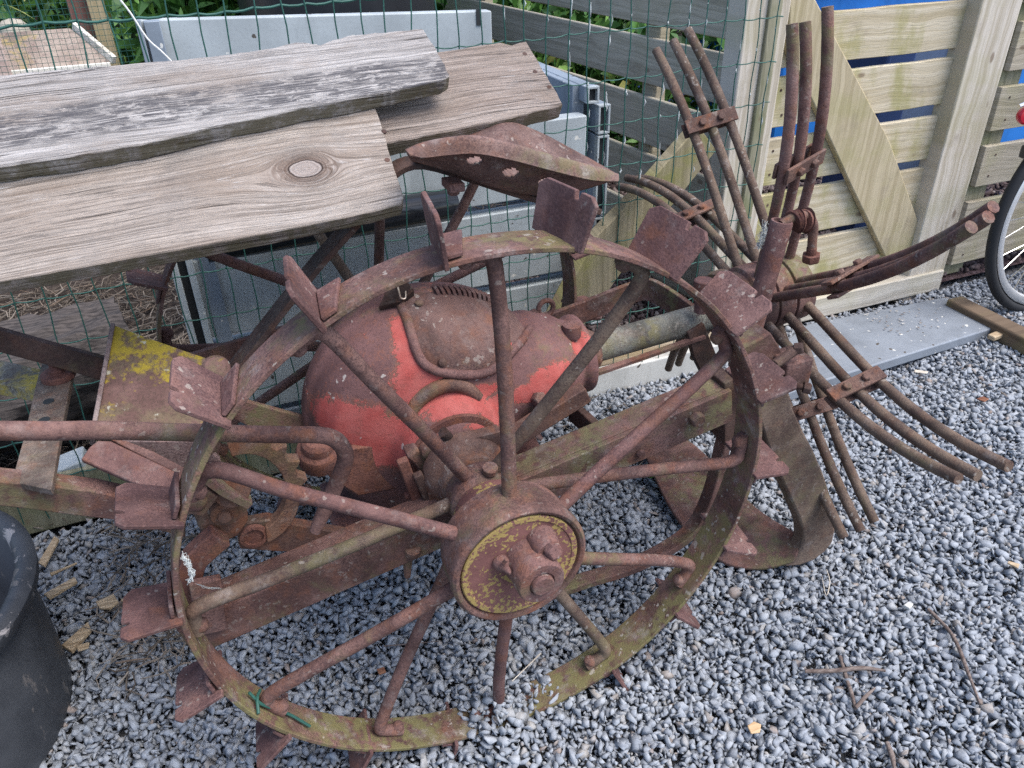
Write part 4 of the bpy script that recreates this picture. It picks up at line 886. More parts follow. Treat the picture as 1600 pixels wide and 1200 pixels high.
# timber, kerb and slab at the foot of the fences
m = MB(); m.box((1.42, .925, .035), (.86, .035, .07)); tag(m.build('sill_board', 'timber_pale', None, bevel=.004, frame=Matrix.Translation((1.42, .925, .03))), 'pale timber board along the bottom of the gate', 'timber')
m = MB(); P = [Z(1205, 548, .035), Z(1262, 506, .035), Z(1476, 464, .035), Z(1566, 508, .035), Z(1420, 553, .035), Z(1279, 597, .035), Z(1215, 620, .035)]
m.prism(P, (0, 0, -.03)); tag(m.build('paving_slab', 'slab', None, bevel=.004), 'long dark grey slab on the gravel in front of the gate', 'slab')
m = MB(); m.box((.55, .805, .03), (1.0, .03, .085)); 
kb = m.build('kerb', 'concrete', None, bevel=.004); tag(kb, kind='structure')
m = MB(); m.box((.45, .845, .10), (1.05, .035, .075)); tag(m.build('edging_timber', 'timber_bare', None, bevel=.005, frame=Matrix.Translation((.45, .845, .1))), 'split pale timber edging lying above the white kerb', 'timber')
m = MB(); a, b = Z(1492, 462, .06), Z(1660, 545, .06); m.bar(a-V((0, 0, .03)), b-V((0, 0, .03)), .06, .05); tag(m.build('sleeper', 'timber_brown', None, bevel=.006), 'dark brown squared timber on the ground beside the bicycle wheel', 'timber')
m = MB(); a, b = Z(1548, 528, .03), Z(1582, 514, .03); m.bar(a, b, .022, .014); tag(m.build('wood_offcut', 'chip', None, bevel=.003), 'small pale offcut at the right end of the grey slab', 'wood piece')
m = MB(); m.box(Y(105, 735, .845), (.09, .06, .05), Matrix.Rotation(R_(-12), 3, 'Y')); tag(m.build('board_offcut', 'grey', None, bevel=.004), 'short light grey plastic offcut behind the drawbar', 'offcut')
m = MB(); m.box((-.72, .815, .06), (1.4, .02, .13)); tag(m.build('edging_board', 'post_green', None, bevel=.004), 'green stained edging board at the fence foot behind the bucket', 'board')

# things stored behind the gate
def tub(o, r0, r1, h, mat, label, name, cat, sq=False):
    m = MB(); m.lathe([(0, r0*.9), (0, r0), (h*.94, r1), (h*.94, r1+.02), (h, r1+.02), (h, r1-.005), (.02, r0-.01), (.02, .01)], o, (0, 0, 1), 40); return tag(m.build(name, mat, None, bevel=.002), label, cat)
m = MB(); m.box((3.25, 2.3, .38), (2.5, .6, .76)); m.box((3.25, 2.3, .775), (2.56, .66, .03)); tag(m.build('storage_box', 'blue', None, bevel=.015), 'large bright blue plastic box behind the gate', 'box')
m = MB(); m.box((2.12, 1.5, .36), (.17, .2, .68)); m.box((2.12, 1.5, .71), (.19, .22, .03)); tag(m.build('crate', 'crate', None, bevel=.01), 'slate blue crate stored behind the middle gate slats', 'crate')
m = MB(); m.box((1.955, 1.46, .33), (.12, .2, .66)); m.box((1.955, 1.46, .67), (.13, .22, .02)); tag(m.build('crate', 'navy', None, bevel=.01), 'narrow navy crate left of the slate blue crate behind the gate', 'crate')
m = MB(); m.box((2.30, 1.46, .36), (.12, .2, .70)); m.box((2.30, 1.46, .72), (.14, .22, .02)); tag(m.build('crate', 'navy', None, bevel=.01), 'tall navy crate right of the slate blue crate behind the gate', 'crate')
m = MB(); m.box((2.34, 1.56, .13), (.34, .2, .26)); m.box((2.34, 1.56, .27), (.38, .24, .025)); tag(m.build('crate', 'blue', None, bevel=.012), 'low blue crate glimpsed between the slats beside the grooved post', 'crate')
m = MB(); q = Y(1425, 258, 1.55); m.lathe([(0, .05), (.03, .055), (.05, .04), (.06, .01)], q-V((0, 0, .03)), (0, 0, 1), 20); m.box(q-V((0, 0, .19)), (.1, .1, .32)); tag(m.build('bottle', plastic('turquoise', (.03, .38, .55), specks=False), None, bevel=.006), 'turquoise plastic container glimpsed low between the gate slats', 'container')
tub(V((.30, 2.25, .55)), .30, .34, .42, 'black', 'wide black tub standing behind the grey bin', 'black_tub', 'tub')
# small packaging beyond the side fence
m = MB()
c0 = Z(1035, 158, .06); m.box(c0, (.3, .25, .2)); tag(m.build('rubbish_bag', 'navy', None, bevel=.03), 'dark bag on the ground beyond the old slat fence', 'bag')
m = MB(); c0 = Z(1004, 140, .08); m.box(c0, (.08, .1, .16)); tag(m.build('carton', plastic('lime_carton', (.45, .55, .10), specks=False), None, bevel=.004), 'small lime green carton beside the dark bag beyond the slat fence', 'carton')

# hutch at upper left
hut = empty('hutch', (-.8, 1.5, 0), 'low hutch with sloping yellow stained lid behind the wire fence', 'hutch')
yh = 2.25
a, b, c, d = Y(5, 52, yh+.10), Y(112, 56, yh+.10), Y(172, 96, yh), Y(20, 92, yh)
lz = (b.x-c.x)
m = MB(); A = [V((-1.5, yh+.12, a.z)), V((b.x, yh+.12, a.z)), V((c.x+.0, yh, c.z)), V((-1.5, yh, c.z))]; m.prism(A, (0, 0, -.012)); m.build('lid', 'hutch_lid', hut, bevel=.002)
m = MB(); m.bar(V((b.x+.012, yh+.125, a.z+.004)), V((c.x+.014, yh-.01, c.z+.004)), .014, .026); m.build('lid_batten', 'white_wood', hut, bevel=.002)
m = MB(); m.box(((c.x-1.5)/2, yh-.02, c.z-.018), (c.x+1.5, .03, .035)); m.build('front_rail', 'white_wood', hut, bevel=.002, frame=Matrix.Translation((-.9, yh-.02, c.z-.02)))
m = MB(); m.box(((c.x-1.5)/2, yh+.06, c.z/2-.03), (c.x+1.45, .16, max(.1, c.z-.06))); m.build('cabinet', 'white_wood', hut, bevel=.002)
m = MB(); q = Y(0, 70, 2.18); m.box(V((q.x-.05, 2.18, q.z-.03)), (.11, .02, .2)); m.build('end_panel', 'pink_wood', hut, bevel=.002)
q = Y(22, 46, 2.6); m = MB(); m.lathe([(-.06, .05), (-.02, .05), (.01, .046), (.028, .03), (.034, .005)], q, (0, 0, 1), 24); tag(m.build('stone_urn', plastic('buff_stone', (.42, .38, .31), specks=False), None), 'buff rounded stone behind the hutch lid', 'stone')
a, b = Y(105, 0, 2.55), Y(145, 70, 2.55)
m = MB(); m.box(((Y(105, 0, 2.55).x+Y(130, 0, 2.55).x)/2+.012, 2.55, .55), (.075, .05, 1.2)); tag(m.build('timber_post', 'brown_post', None, bevel=.003), 'reddish brown post behind the hutch', 'post')
m = MB(); m.box((Y(139, 0, 2.52).x+.018, 2.52, .55), (.05, .06, 1.2)); tag(m.build('timber_post', 'tan_post', None, bevel=.003), 'tan mossy post right beside the reddish brown post', 'post')
# fine netting behind the fence at upper left
m = MB(); x0, x1, z0, z1, yn = -1.2, -.345, .45, 1.15, 1.62
for x in np.arange(x0, x1,   .013): m.tube([(x, yn, z0), (x+.002, yn, z1)], .0006, 4, caps=False)
for z in np.arange(z0, z1, .013): m.tube([(x0, yn, z), (x1, yn, z+.002)], .0006, 4, caps=False)
tag(m.build('fine_netting', 'wire', None), 'fine green garden netting hung beside the grey bin', 'netting')

# rotting log behind the fence, left
def make_log(a, b, r, mat, label, name, cat):
    a, b = V(a), V(b); d = (b-a).normalized(); u = d.orthogonal().normalized(); w = d.cross(u); n = 40; k = 26; vs = []; fs = []
    for i in range(k+1):
        for j in range(n):
            g = 2*math.pi*j/n; rr = r*(1+.10*math.sin(3*g+i*.1)+.06*math.sin(9*g+i*.35)+random.uniform(-.045, .045)); vs.append(a.lerp(b, i/k)+(u*math.cos(g)+w*math.sin(g))*rr+d*random.uniform(-.004, .004))
    for i in range(k):
        for j in range(n): fs.append((i*n+j, i*n+(j+1) % n, (i+1)*n+(j+1) % n, (i+1)*n+j))
    fs += [tuple(reversed(range(n))), tuple(k*n+j for j in range(n))]
    m = MB(); m.add(vs, fs); return tag(m.build(name, mat, None, smooth=25), label, cat)
make_log((-1.15, 1.03, .16), (-.50, 1.16, .20), .13, 'log', 'dark rotting log lying behind the wire fence at left', 'log', 'log')

# ------------------------------------------------------------------ BUCKET
bc = V((-.885, .345, 0)); br = .238
m = MB(); m.lathe([(0, br-.02), (.0, br-.002), (.01, br), (.12, br+.004), (.235, br+.002), (.243, br+.016), (.25, br+.024), (.268, br+.026), (.276, br+.018), (.278, br+.006), (.27, br-.004), (.03, br-.02), (.025, .01)], bc, (0, 0, 1), 72)
bk = m.build('bucket', 'bucket', None, smooth=50); tag(bk, 'big black rubber bucket with chalky rim on the gravel at left', 'bucket')

# ------------------------------------------------------------------ BICYCLE
by = .70; bcn = V((Y(1545, 370, by).x+.335, by, .315)); 
bike = empty('bicycle', (bcn.x, by, 0), 'bicycle with black tyre, silver rim and red reflector leaning by the slat fence', 'bicycle')
def bwheel(c):
    m = MB(); N = 96; m.tube([c+V((math.cos(a)*.318, 0, math.sin(a)*.320)) for a in np.linspace(0, 2*math.pi, N+1)], .0145, 14, caps=False); t = m.build('wheel', 'tyre', bike, smooth=70)
    m = MB(); vs = []; fs = []
    for k in range(N):
        a = 2*math.pi*k/N
        for r, yy in ((.305, -.011), (.283, -.009), (.278, 0), (.283, .009), (.305, .011)): vs.append(c+V((math.cos(a)*r, yy, math.sin(a)*r)))
    for k in range(N):
        k2 = (k+1) % N
        for i in range(4): fs.append((k*5+i, k2*5+i, k2*5+i+1, k*5+i+1))
    m.add(vs, fs); o = m.build('rim', 'alu', t, smooth=30); s = o.modifiers.new('s', 'SOLIDIFY'); s.thickness = .002
    m = MB(); m.lathe([(-.05, .008), (-.035, .012), (-.032, .022), (-.026, .022), (-.024, .012), (.024, .012), (.026, .022), (.032, .022), (.035, .012), (.05, .008)], c, (0, 1, 0), 20); m.build('hub', 'chrome', t)
    for k in range(32):
        a = 2*math.pi*k/32; s_ = 1 if k % 2 else -1; a2 = a+R_(38)*(1 if (k//2) % 2 else -1)
        m = MB(); m.tube([c+V((math.cos(a2)*.022, s_*.028, math.sin(a2)*.022)), c+V((math.cos(a)*.282, 0, math.sin(a)*.282))], .0014, 5); m.build('spoke', 'chrome', t)
bwheel(bcn); bwheel(bcn+V((1.03, 0, 0)))
m = MB(); bb = bcn+V((.44, 0, -.05)); st = bcn+V((.30, 0, .50)); hd = bcn+V((.88, 0, .46))
for p, q, r in ((bb, st, .015), (st, hd, .014), (bb, hd, .018), (hd, bcn+V((1.03, 0, 0)), .013), (st, bcn+V((0, .03, 0)), .008), (st, bcn+V((0, -.03, 0)), .008), (bb, bcn+V((0, .03, 0)), .009), (bb, bcn+V((0, -.03, 0)), .009)): m.tube([p, q], r, 12)
m.build('frame', 'navy', bike)
m = MB(); m.tube([st, st+V((-.02, 0, .15))], .013, 10); m.box(st+V((-.05, 0, .17)), (.26, .14, .05)); m.build('saddle', 'black', bike, bevel=.02)
m = MB(); m.tube([hd, hd+V((-.03, 0, .16)), hd+V((-.03, .25, .18))], .012, 10); m.tube([hd+V((-.03, 0, .16)), hd+V((-.03, -.25, .18))], .012, 10); m.build('handlebar', 'chrome', bike)
q = Y(1600, 238, by); m = MB(); m.box(q+V((.015, 0, .0)), (.03, .03, .035)); m.build('mudguard_clip', 'black', bike, bevel=.006)
q = Y(1604, 181, by); m = MB(); m.lathe([(-.012, .02), (.0, .022), (.006, .018), (.008, .003)], q, (-.3, -.9, .1), 24); m.build('reflector', 'red_lens', bike)
m = MB(); m.tube([Y(1592, 166, by), Y(1606, 160, by), q+V((.06, .02, .03))], .005, 8); m.tube([q+V((.01, .01, .0)), q+V((.05, .01, -.06)), bcn+V((.05, .03, .35)), bcn+V((0, .03, 0))], .006, 8); m.build('carrier', 'chrome', bike)

# ------------------------------------------------------------------ GROUND
def sheet(name, pts, z, mat, kind='structure'):
    m = MB(); m.add([(x, y, z) for x, y in pts], [tuple(range(len(pts)))]); o = m.build(name, mat, None, smooth=0); return tag(o, kind=kind)
sheet('ground', [(-80, -80), (80, -80), (80, 80), (-80, 80)], -.03, 'ground')
sheet('soil_bed', [(-4, .82), (1.05, .82), (.75, 4), (-4, 4)], -.004, 'soil')
sheet('mulch_bed', [(1.10, .95), (6, .98), (6, 5), (.78, 5)], -.004, 'mulch')

# gravel stones
def stone_variants(k=36):
    out = []
    for i in range(k):
        n = random.randint(8, 11); bm = bmesh.new()
        sx, sy, sz = random.uniform(1.0, 1.65), random.uniform(.8, 1.15), random.uniform(.42, .8)
        for j in range(n):
            d = V((random.gauss(0, 1), random.gauss(0, 1), random.gauss(0, 1))).normalized(); r = random.uniform(.85, 1.08); bm.verts.new((d.x*sx*r, d.y*sy*r, d.z*sz*r))
        bmesh.ops.convex_hull(bm, input=bm.verts); bmesh.ops.delete(bm, geom=[v for v in bm.verts if not v.link_faces], context='VERTS')
        bmesh.ops.triangulate(bm, faces=bm.faces)
        bm.verts.ensure_lookup_table(); bm.verts.index_update()
        out.append((np.array([v.co[:] for v in bm.verts]), np.array([[v.index for v in f.verts] for f in bm.faces]))); bm.free()
    return out
SV = stone_variants()
def height(x, y):
    h = .010*np.sin(x*5.1+1)*np.sin(y*6.3)+.006*np.sin(x*13+y*9)
    h = h + .034*np.exp(-(((x+.022)/.036)**2+((y-.02)/.075)**2)) + .004*np.exp(-(((x-.0)/.22)**2+((y-.03)/.1)**2))
    h = h - .004*(y > .6)
    return h
def scatter(name, pts, zs, sizes, mat, label=None, kind='stuff', flat=.55):
    V_, F_ = [], []; base = 0; sel = rng.integers(0, len(SV), len(pts))
    for vi, (vv, ff) in enumerate(SV):
        ids = np.nonzero(sel == vi)[0]
        if not len(ids): continue
        q = rng.normal(size=(len(ids), 4)); q[:, 1] *= flat; q[:, 2] *= flat; q /= np.linalg.norm(q, axis=1)[:, None]
        w, x, y, z = q.T
        Rm = np.stack([np.stack([1-2*(y*y+z*z), 2*(x*y-w*z), 2*(x*z+w*y)], -1), np.stack([2*(x*y+w*z), 1-2*(x*x+z*z), 2*(y*z-w*x)], -1), np.stack([2*(x*z-w*y), 2*(y*z+w*x), 1-2*(x*x+y*y)], -1)], 1)
        P = np.einsum('nij,vj->nvi', Rm, vv)*sizes[ids][:, None, None]
        P[:, :, 0] += pts[ids, 0][:, None]; P[:, :, 1] += pts[ids, 1][:, None]; P[:, :, 2] += zs[ids][:, None]
        n = len(vv); F = ff[None]+(base+np.arange(len(ids))*n)[:, None, None]
        V_.append(P.reshape(-1, 3)); F_.append(F.reshape(-1, 3)); base += n*len(ids)
    Vv = np.concatenate(V_).astype(np.float32); Ff = np.concatenate(F_).astype(np.int32)
    me = bpy.data.meshes.new(name); me.vertices.add(len(Vv)); me.vertices.foreach_set('co', Vv.ravel()); me.loops.add(Ff.size); me.loops.foreach_set('vertex_index', Ff.ravel())
    me.polygons.add(len(Ff)); me.polygons.foreach_set('loop_start', np.arange(0, Ff.size, 3, dtype=np.int32)); me.polygons.foreach_set('loop_total', np.full(len(Ff), 3, dtype=np.int32)); me.update(); me.validate()
    me.materials.append(M[mat]); o = bpy.data.objects.new(name, me); COL.objects.link(o); return tag(o, label, kind=kind)
def gravel_points():
    pts = []
    for layer, (p, zoff) in enumerate(((.0150, -.011), (.0135, -.004), (.0140, .002))):
        xs_, ys_ = np.meshgrid(np.arange(-1.3, 2.7, p), np.arange(-.62, .96, p*.9)); a = np.stack([xs_.ravel(), ys_.ravel()], -1); a += rng.uniform(-.5, .5, a.shape)*p*1.25
        pts.append(np.column_stack([a, np.full(len(a), zoff)]))
    xs_, ys_ = np.meshgrid(np.arange(-.95, 2.15, .0098), np.arange(-.45, .9, .0095)); a = np.stack([xs_.ravel(), ys_.ravel()], -1)+rng.uniform(-.005, .005, (xs_.size, 2)); pts.append(np.column_stack([a, np.full(len(a), -.0125)]))
    A = np.concatenate(pts); x, y = A[:, 0], A[:, 1]
    ok = ((x < .99) & (y < .795)) | ((x >= .99) & (y < .905) )
    ok &= ~((x > 2.0) & (y > .93))
    ok &= ((x-bc.x)**2+(y-bc.y)**2 > (br-.02)**2)
    return A[ok]
A = gravel_points(); sz = np.clip(rng.lognormal(math.log(.0076), .27, len(A)), .0040, .0138)
sz = np.where(A[:, 2] < -.0120, rng.uniform(.0032, .0058, len(A)), sz)
zz = A[:, 2]+np.where(A[:, 2] < -.0120, .0075, 0)+height(A[:, 0], A[:, 1])+rng.uniform(-.003, .004, len(A))
scatter('gravel', A[:, :2], zz, sz, 'gravel')
# outer gravel, sparse and larger, beyond what the photo shows
xs_, ys_ = np.meshgrid(np.arange(-2.6, 4.2, .03), np.arange(-2.2, .9, .03)); B = np.stack([xs_.ravel(), ys_.ravel()], -1)+rng.uniform(-.015, .015, (xs_.size, 2))
ok = ((B[:, 0] < -1.3) | (B[:, 0] > 2.7) | (B[:, 1] < -.62)) & (B[:, 1] < .78); B = B[ok]
scatter('gravel', B, rng.uniform(-.022, -.008, len(B)), rng.uniform(.014, .02, len(B)), 'gravel')
# bark mulch behind side fence and gate
n = 9000; xm = rng.uniform(.75, 3.2, n); ym = rng.uniform(.98, 2.4, n); ok = xm > 1.10-.117*(ym-.985); xm, ym = xm[ok], ym[ok]
scatter('bark_mulch', np.stack([xm, ym], -1), rng.uniform(-.004, .012, len(xm)), rng.uniform(.008, .02, len(xm)), 'bark_chip', flat=.9)
n = 5000; xm = rng.uniform(.60, 1.05, n); ym = rng.uniform(.83, 1.9, n); ok = xm < 1.07-.117*(ym-.985); xm, ym = xm[ok], ym[ok]
scatter('bark_mulch', np.stack([xm, ym], -1), rng.uniform(-.004, .012, len(xm)), rng.uniform(.006, .015, len(xm)), 'bark_chip', flat=.9)

def straw(name, n, box, lr, rr, zr, mat='straw'):
    m = MB()
    for i in range(n):
        x, y = random.uniform(box[0], box[1]), random.uniform(box[2], box[3]); a = random.uniform(0, 6.28); l = random.uniform(*lr); z = random.uniform(*zr); d = V((math.cos(a), math.sin(a), random.uniform(-.15, .25))); b = V((-d.y, d.x, .2))*random.uniform(-.25, .25)*l
        p = V((x, y, z)); r = random.uniform(*rr); m.tube([p, p+d*l*.5+b, p+d*l], [r, r, r*.6], 4)
    o = m.build(name, mat, None, smooth=0, fixn=False); return tag(o, kind='stuff')
straw('straw_litter', 3600, (-1.5, -.30, .83, 2.1), (.03, .12), (.0008, .0022), (.0, .03))
straw('straw_litter', 700, (-.33, .5, .86, .90), (.03, .09), (.0007, .0015), (.0, .03))
straw('straw_litter', 900, (-.28, .55, .97, 1.45), (.04, .12), (.0007, .0018), (.1, .5))
straw('straw_litter', 230, (-.60, -.42, .30, .80), (.02, .075), (.0008, .002), (.008, .028))
straw('straw_litter', 120, (-.45, .6, .45, .78), (.02, .08), (.0007, .0016), (.010, .026))
straw('straw_litter', 60, (.3, 1.9, -.2, .6), (.015, .05), (.0006, .0013), (.010, .022), 'pale_stem') if False else None

# individual twigs, chips and leaves on the gravel
def twig(pix, r, label, mat='twig', cat='twig', group=None, z=.016, branch=None):
    m = MB(); P = [Z(a, b, z) for a, b in pix]; P = [p+V((0, 0, height(np.array([p.x]), np.array([p.y]))[0]*1. + random.uniform(-.001, .003))) for p in P]
    m.tube(P, [r]*(len(P)-1)+[r*.55], 8, smooth=3, jit=.12)
    return tag(m.build('twig', mat, None, smooth=60), label, cat, group)
twig([(1258, 1048), (1300, 1050), (1345, 1048), (1382, 1052)], .0036, 'straight brown twig lying across a shorter one on the gravel')
twig([(1312, 1028), (1322, 1060), (1332, 1090), (1337, 1108)], .0034, 'short twig crossed under the straight brown twig', z=.012)
twig([(1337, 1106), (1352, 1090), (1366, 1078)], .003, 'stubby grey twig at the lower end of the crossed twigs')
twig([(1448, 958), (1478, 990), (1492, 1020), (1508, 1060), (1528, 1108)], .0032, 'long thin dark twig lying at the right of the gravel')
twig([(1386, 1160), (1394, 1180), (1398, 1205)], .004, 'dark twig end at the bottom edge of the gravel')
twig([(870, 695), (905, 682), (935, 664)], .0026, 'long pale dry stalk on gravel beyond the hub', 'pale_stem', 'stalk')
twig([(80, 900), (120, 880)], .004, 'dry stalk lying on gravel just right of the bucket rim', 'chip', 'stalk')
twig([(600, 1012), (690, 1008)], .0012, 'hair thin dry stem on gravel below the hub', 'twig', 'stem')
twig([(1292, 888), (1296, 910), (1290, 935), (1284, 902)], .001, 'thin curled pale stem right of the share tip', 'pale_stem', 'stem')
twig([(845, 1030), (800, 1075)], .0014, 'thin pale straw beside the lowest spoke', 'pale_stem', 'stem')
def chip(pix, th, label, mat='chip', cat='wood chip', z=.022, name='wood_chip', group=None):
    P = [Z(a, b, z) for a, b in pix]; h = height(np.array([P[0].x]), np.array([P[0].y]))[0]; P = [p+V((0, 0, h+random.uniform(-.002, .002))) for p in P]
    m = MB(); m.prism(P, (0, 0, -th)); return tag(m.build(name, mat, None, bevel=.001), label, cat, group)
chip([(97, 1010), (138, 972), (142, 985), (112, 1018)], .009, 'thick bark coated wood chip on gravel right of the bucket')
chip([(70, 932), (118, 905), (122, 912), (78, 938)], .006, 'long tan wood chip near the bucket rim')
chip([(150, 942), (178, 930), (185, 940), (172, 952), (155, 950)], .005, 'greyish square wood chip on the gravel')
chip([(190, 934), (230, 938), (228, 942), (188, 938)], .004, 'thin pale splinter left of the wheel lug')
chip([(120, 1010), (140, 1004), (138, 1012), (122, 1018)], .004, 'small pale splinter beside the thick chip')
chip([(60, 880), (85, 838), (92, 842), (70, 885)], .006, 'upright tan splinter behind the bucket')
chip([(1168, 1132), (1178, 1126), (1190, 1130), (1188, 1142), (1174, 1144)], .003, 'tan curled dead leaf on gravel at bottom right', 'tan_leaf', 'leaf', name='dead_leaf')
chip([(1524, 628), (1534, 624), (1544, 628), (1536, 634)], .003, 'reddish brown dead leaf on gravel below the bicycle', 'dead_leaf', 'leaf', name='dead_leaf')
chip([(588, 1044), (600, 1040), (603, 1048), (592, 1052)], .003, 'small dark red leaf bit on gravel under the left spokes', 'dead_leaf', 'leaf', name='dead_leaf')
chip([(1576, 876), (1594, 880), (1592, 886), (1574, 880)], .004, 'yellow wood bit at the far right of the gravel')
chip([(1410, 950), (1418, 944), (1426, 948), (1420, 956)], .006, 'single white pebble on the right gravel', 'concrete', 'pebble', name='white_pebble')
chip([(1430, 574), (1452, 576), (1450, 579), (1430, 577)], .003, 'white splinter on gravel near the tine clamp', 'pale_stem')
# leaf litter and droppings on the slab
m = MB()
for k in range(70):
    p = Z(random.gauss(1400, 38), random.gauss(500, 10), .0395); s = random.uniform(.002, .006); a = random.uniform(0, 6.28)
    m.add([p+V((math.cos(a+j*1.57)*s*(1 if j % 2 else .5), math.sin(a+j*1.57)*s*(1 if j % 2 else .5), .001*(j % 2))) for j in range(4)], [(0, 1, 2, 3)])
tag(m.build('leaf_litter', island_mat('slab_litter', [(0, (.09, .06, .05)), (.55, (.22, .19, .16)), (1, (.52, .5, .47))]), None, smooth=0), kind='stuff')

# weed
m = MB(); c = Z(1008, 742, .02)
for k in range(34):
    a = random.uniform(0, 6.28); l = random.uniform(.012, .03); el = random.uniform(.2, 1.2); d = V((math.cos(a)*math.cos(el), math.sin(a)*math.cos(el), math.sin(el))); s = d.cross(V((0, 0, 1))).normalized()*l*.28; b = c+V((random.uniform(-.012, .012), random.uniform(-.012, .012), 0))
    m.add([b, b+d*l*.5+s, b+d*l, b+d*l*.5-s], [(0, 1, 2, 3)])
tag(m.build('weed', 'weed', None, smooth=0), 'small bright green weed growing in the gravel by the share', 'weed')

# feather fluff and wire tie
def fluff(path, w, label, n=60, r=.00028):
    m = MB(); P, _ = crom([V(p) for p in path], [0]*len(path), 6); L = len(P)
    for k in range(n):
        a = random.randint(0, L-5); b = min(L-1, a+random.randint(4, 8)); o = V((random.gauss(0, w), random.gauss(0, w), random.gauss(0, w)))
        m.tube([P[i]+o*(.4+.6*math.sin(i*1.3+k))+V((random.gauss(0, w*.25),)*3) for i in range(a, b+1)], r, 3, caps=False)
    return tag(m.build('feather', 'wire_web', None, smooth=0, fixn=False), label, 'feather')
fluff([Y(1196, 345, .245), Y(1194, 365, .245), Y(1186, 388, .24)], .0042, 'tuft of white down stuck beside the stand pipe', 90)
fluff([Y(284, 868, -.004), Y(294, 880, -.006), Y(300, 898, -.006), Y(296, 908, -.004)], .0022, 'wisp of white down on the left edge of the near wheel rim', 70)
fluff([Y(300, 908, .0), Y(322, 918, .03), Y(345, 920, .05), Y(362, 930, .06)], .0008, 'loose white threads trailing over the left end of a spoke', 16, .00022)
m = MB(); 
def rimp(px, py): return Y(px, py, .02)
P = [Y(402, 1086, .012), Y(408, 1100, .008), Y(425, 1104, .006), Y(455, 1108, .012), Y(478, 1113, .012), Y(491, 1142, .004)]
C_ = V((0, 0, .4)); P = [V((p.x, p.y, p.z)) for p in P]
P = [C_+(V((p.x, 0, p.z-.4))).normalized()*.388+V((0, p.y+.012, 0)) for p in P]
m.tube(P, .0022, 8, smooth=4); m.tube([P[1]+V((.0, -.02, -.004)), P[1]+V((.002, 0, .002)), P[2]+V((0, .02, .006))], .0022, 8, smooth=4); tag(m.build('wire_tie', 'wire', None), 'twisted green wire tie around the bottom of the near wheel rim', 'wire')

# ------------------------------------------------------------------ PLANTS behind
def shrub(name, c, rx, ry, rz, n, label, ll=(.05, .12), wl=.16, up=.5):
    t = empty(name, (c[0], c[1], 0), label, 'plant'); m = MB()
    for i in range(n):
        u = V((random.gauss(0, 1), random.gauss(0, 1), random.gauss(0, 1))); u.normalize(); q = random.random()**.45
        p = V((c[0]+u.x*rx*q, c[1]+u.y*ry*q, c[2]+u.z*rz*q))
        d = V((random.gauss(0, 1), random.gauss(0, 1), random.gauss(0, 1)+up)).normalized(); l = random.uniform(*ll); s = d.cross(V((random.gauss(0, 1), random.gauss(0, 1), random.gauss(0, .4)))).normalized()*l*wl
        dr = V((0, 0, -l*.25))
        m.add([p, p+d*l*.35+s, p+d*l*.7+s*.7+dr*.4, p+d*l+dr, p+d*l*.7-s*.7+dr*.4, p+d*l*.35-s], [(0, 1, 2, 3, 4, 5)])
    f = m.build('foliage', 'leaf', t, smooth=0, fixn=False)
    m = MB()
    for k in range(7):
        a = random.uniform(0, 6.28); m.tube([(c[0]+.05*math.cos(a), c[1]+.05*math.sin(a), 0), (c[0]+rx*.4*math.cos(a), c[1]+ry*.4*math.sin(a), c[2]), (c[0]+rx*.7*math.cos(a), c[1]+ry*.7*math.sin(a), c[2]+rz*.6)], [.008, .005, .002], 6)
    m.build('stem', 'twig', t)
shrub('leafy_plant', (.75, 3.0, .40), .9, .5, .55, 5200, 'dense green leafy plants beyond the old slat fence')
shrub('leafy_plant', (1.55, 2.55, .45), .55, .45, .5, 3000, 'green bush behind the side fence near the gate post')
shrub('leafy_plant', (-.08, 2.6, .6), .28, .25, .6, 2000, 'green strap leaved plant behind the left end of the grey bin', (.08, .2), .10, 1.2)
shrub('leafy_plant', (-1.0, 3.2, .6), .6, .4, .7, 3600, 'dark green bush behind the hutch and brown post')
shrub('leafy_plant', (.25, 3.8, .5), .8, .4, .6, 3000, 'far green bush behind the black tub')
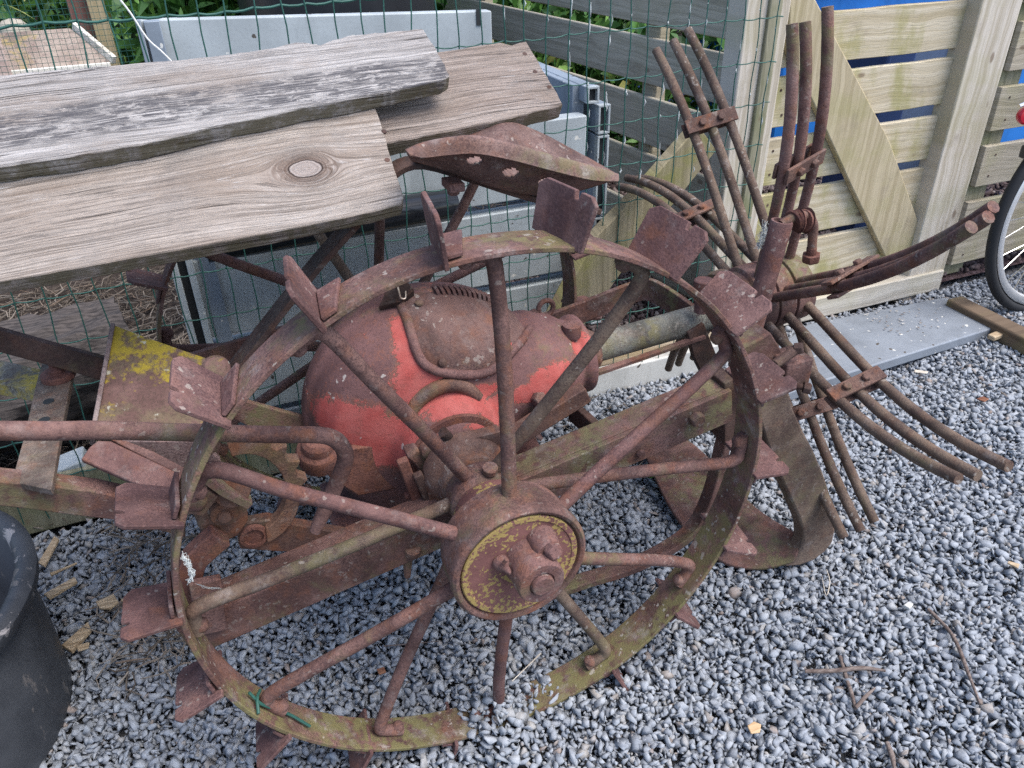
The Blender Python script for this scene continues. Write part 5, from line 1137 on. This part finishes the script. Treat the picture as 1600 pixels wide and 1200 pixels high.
# boundary hedge far behind so other views close off
t = empty('hedge', (0, 6, 0), 'tall clipped green hedge closing the garden at the back', 'hedge'); m = MB()
for i in range(9000):
    p = V((random.uniform(-7, 8), 6+random.uniform(-.4, .3), random.uniform(.05, 2.0))); d = V((random.gauss(0, 1), random.gauss(-.6, 1), random.gauss(.3, 1))).normalized(); l = random.uniform(.1, .2); s = d.orthogonal().normalized()*l*.35
    m.add([p, p+d*l*.5+s, p+d*l, p+d*l*.5-s], [(0, 1, 2, 3)])
m.build('foliage', 'leaf', t, smooth=0, fixn=False)
m = MB(); m.box((.5, 6.1, 1.0), (15, .3, 1.9)); m.build('inner_growth', chip_mat('dark_growth', (.012, .025, .01), (.03, .05, .018)), t)

# ------------------------------------------------------------------ LIGHT: bright open shade, soft sky light
w = bpy.data.worlds.new('World'); SC.world = w; w.use_nodes = True; nt = w.node_tree
sky = nt.nodes.new('ShaderNodeTexSky'); sky.sky_type = 'NISHITA'; sky.sun_disc = False; sky.sun_elevation = R_(62); sky.sun_rotation = R_(135)
sky.air_density = 1.0; sky.dust_density = 2.5; sky.ozone_density = 1.0
bg = nt.nodes['Background']; nt.links.new(sky.outputs[0], bg.inputs[0]); bg.inputs[1].default_value = .125
sl = bpy.data.lights.new('sun', 'SUN'); so_ = bpy.data.objects.new('sun', sl); COL.objects.link(so_)
sl.energy = 1.35; sl.angle = R_(40); sl.color = (1, .965, .92)
sd_ = V((math.sin(R_(135))*math.cos(R_(62)), math.cos(R_(135))*math.cos(R_(62)), math.sin(R_(62))))
so_.rotation_euler = sd_.to_track_quat('Z', 'Y').to_euler(); so_.location = (0, 0, 5)
vs_ = SC.view_settings; SC.display_settings.display_device = 'sRGB'; vs_.view_transform = 'Standard'; vs_.look = 'None'; vs_.exposure = 1.36; vs_.gamma = 1; vs_.use_curve_mapping = False
SC.cycles.max_bounces = 6; SC.cycles.diffuse_bounces = 3; SC.cycles.glossy_bounces = 3; SC.cycles.use_denoising = False; SC.cycles.use_adaptive_sampling = False; SC.cycles.caustics_reflective = False; SC.cycles.caustics_refractive = False; SC.cycles.sample_clamp_indirect = 4.0; SC.cycles.blur_glossy = 1.0
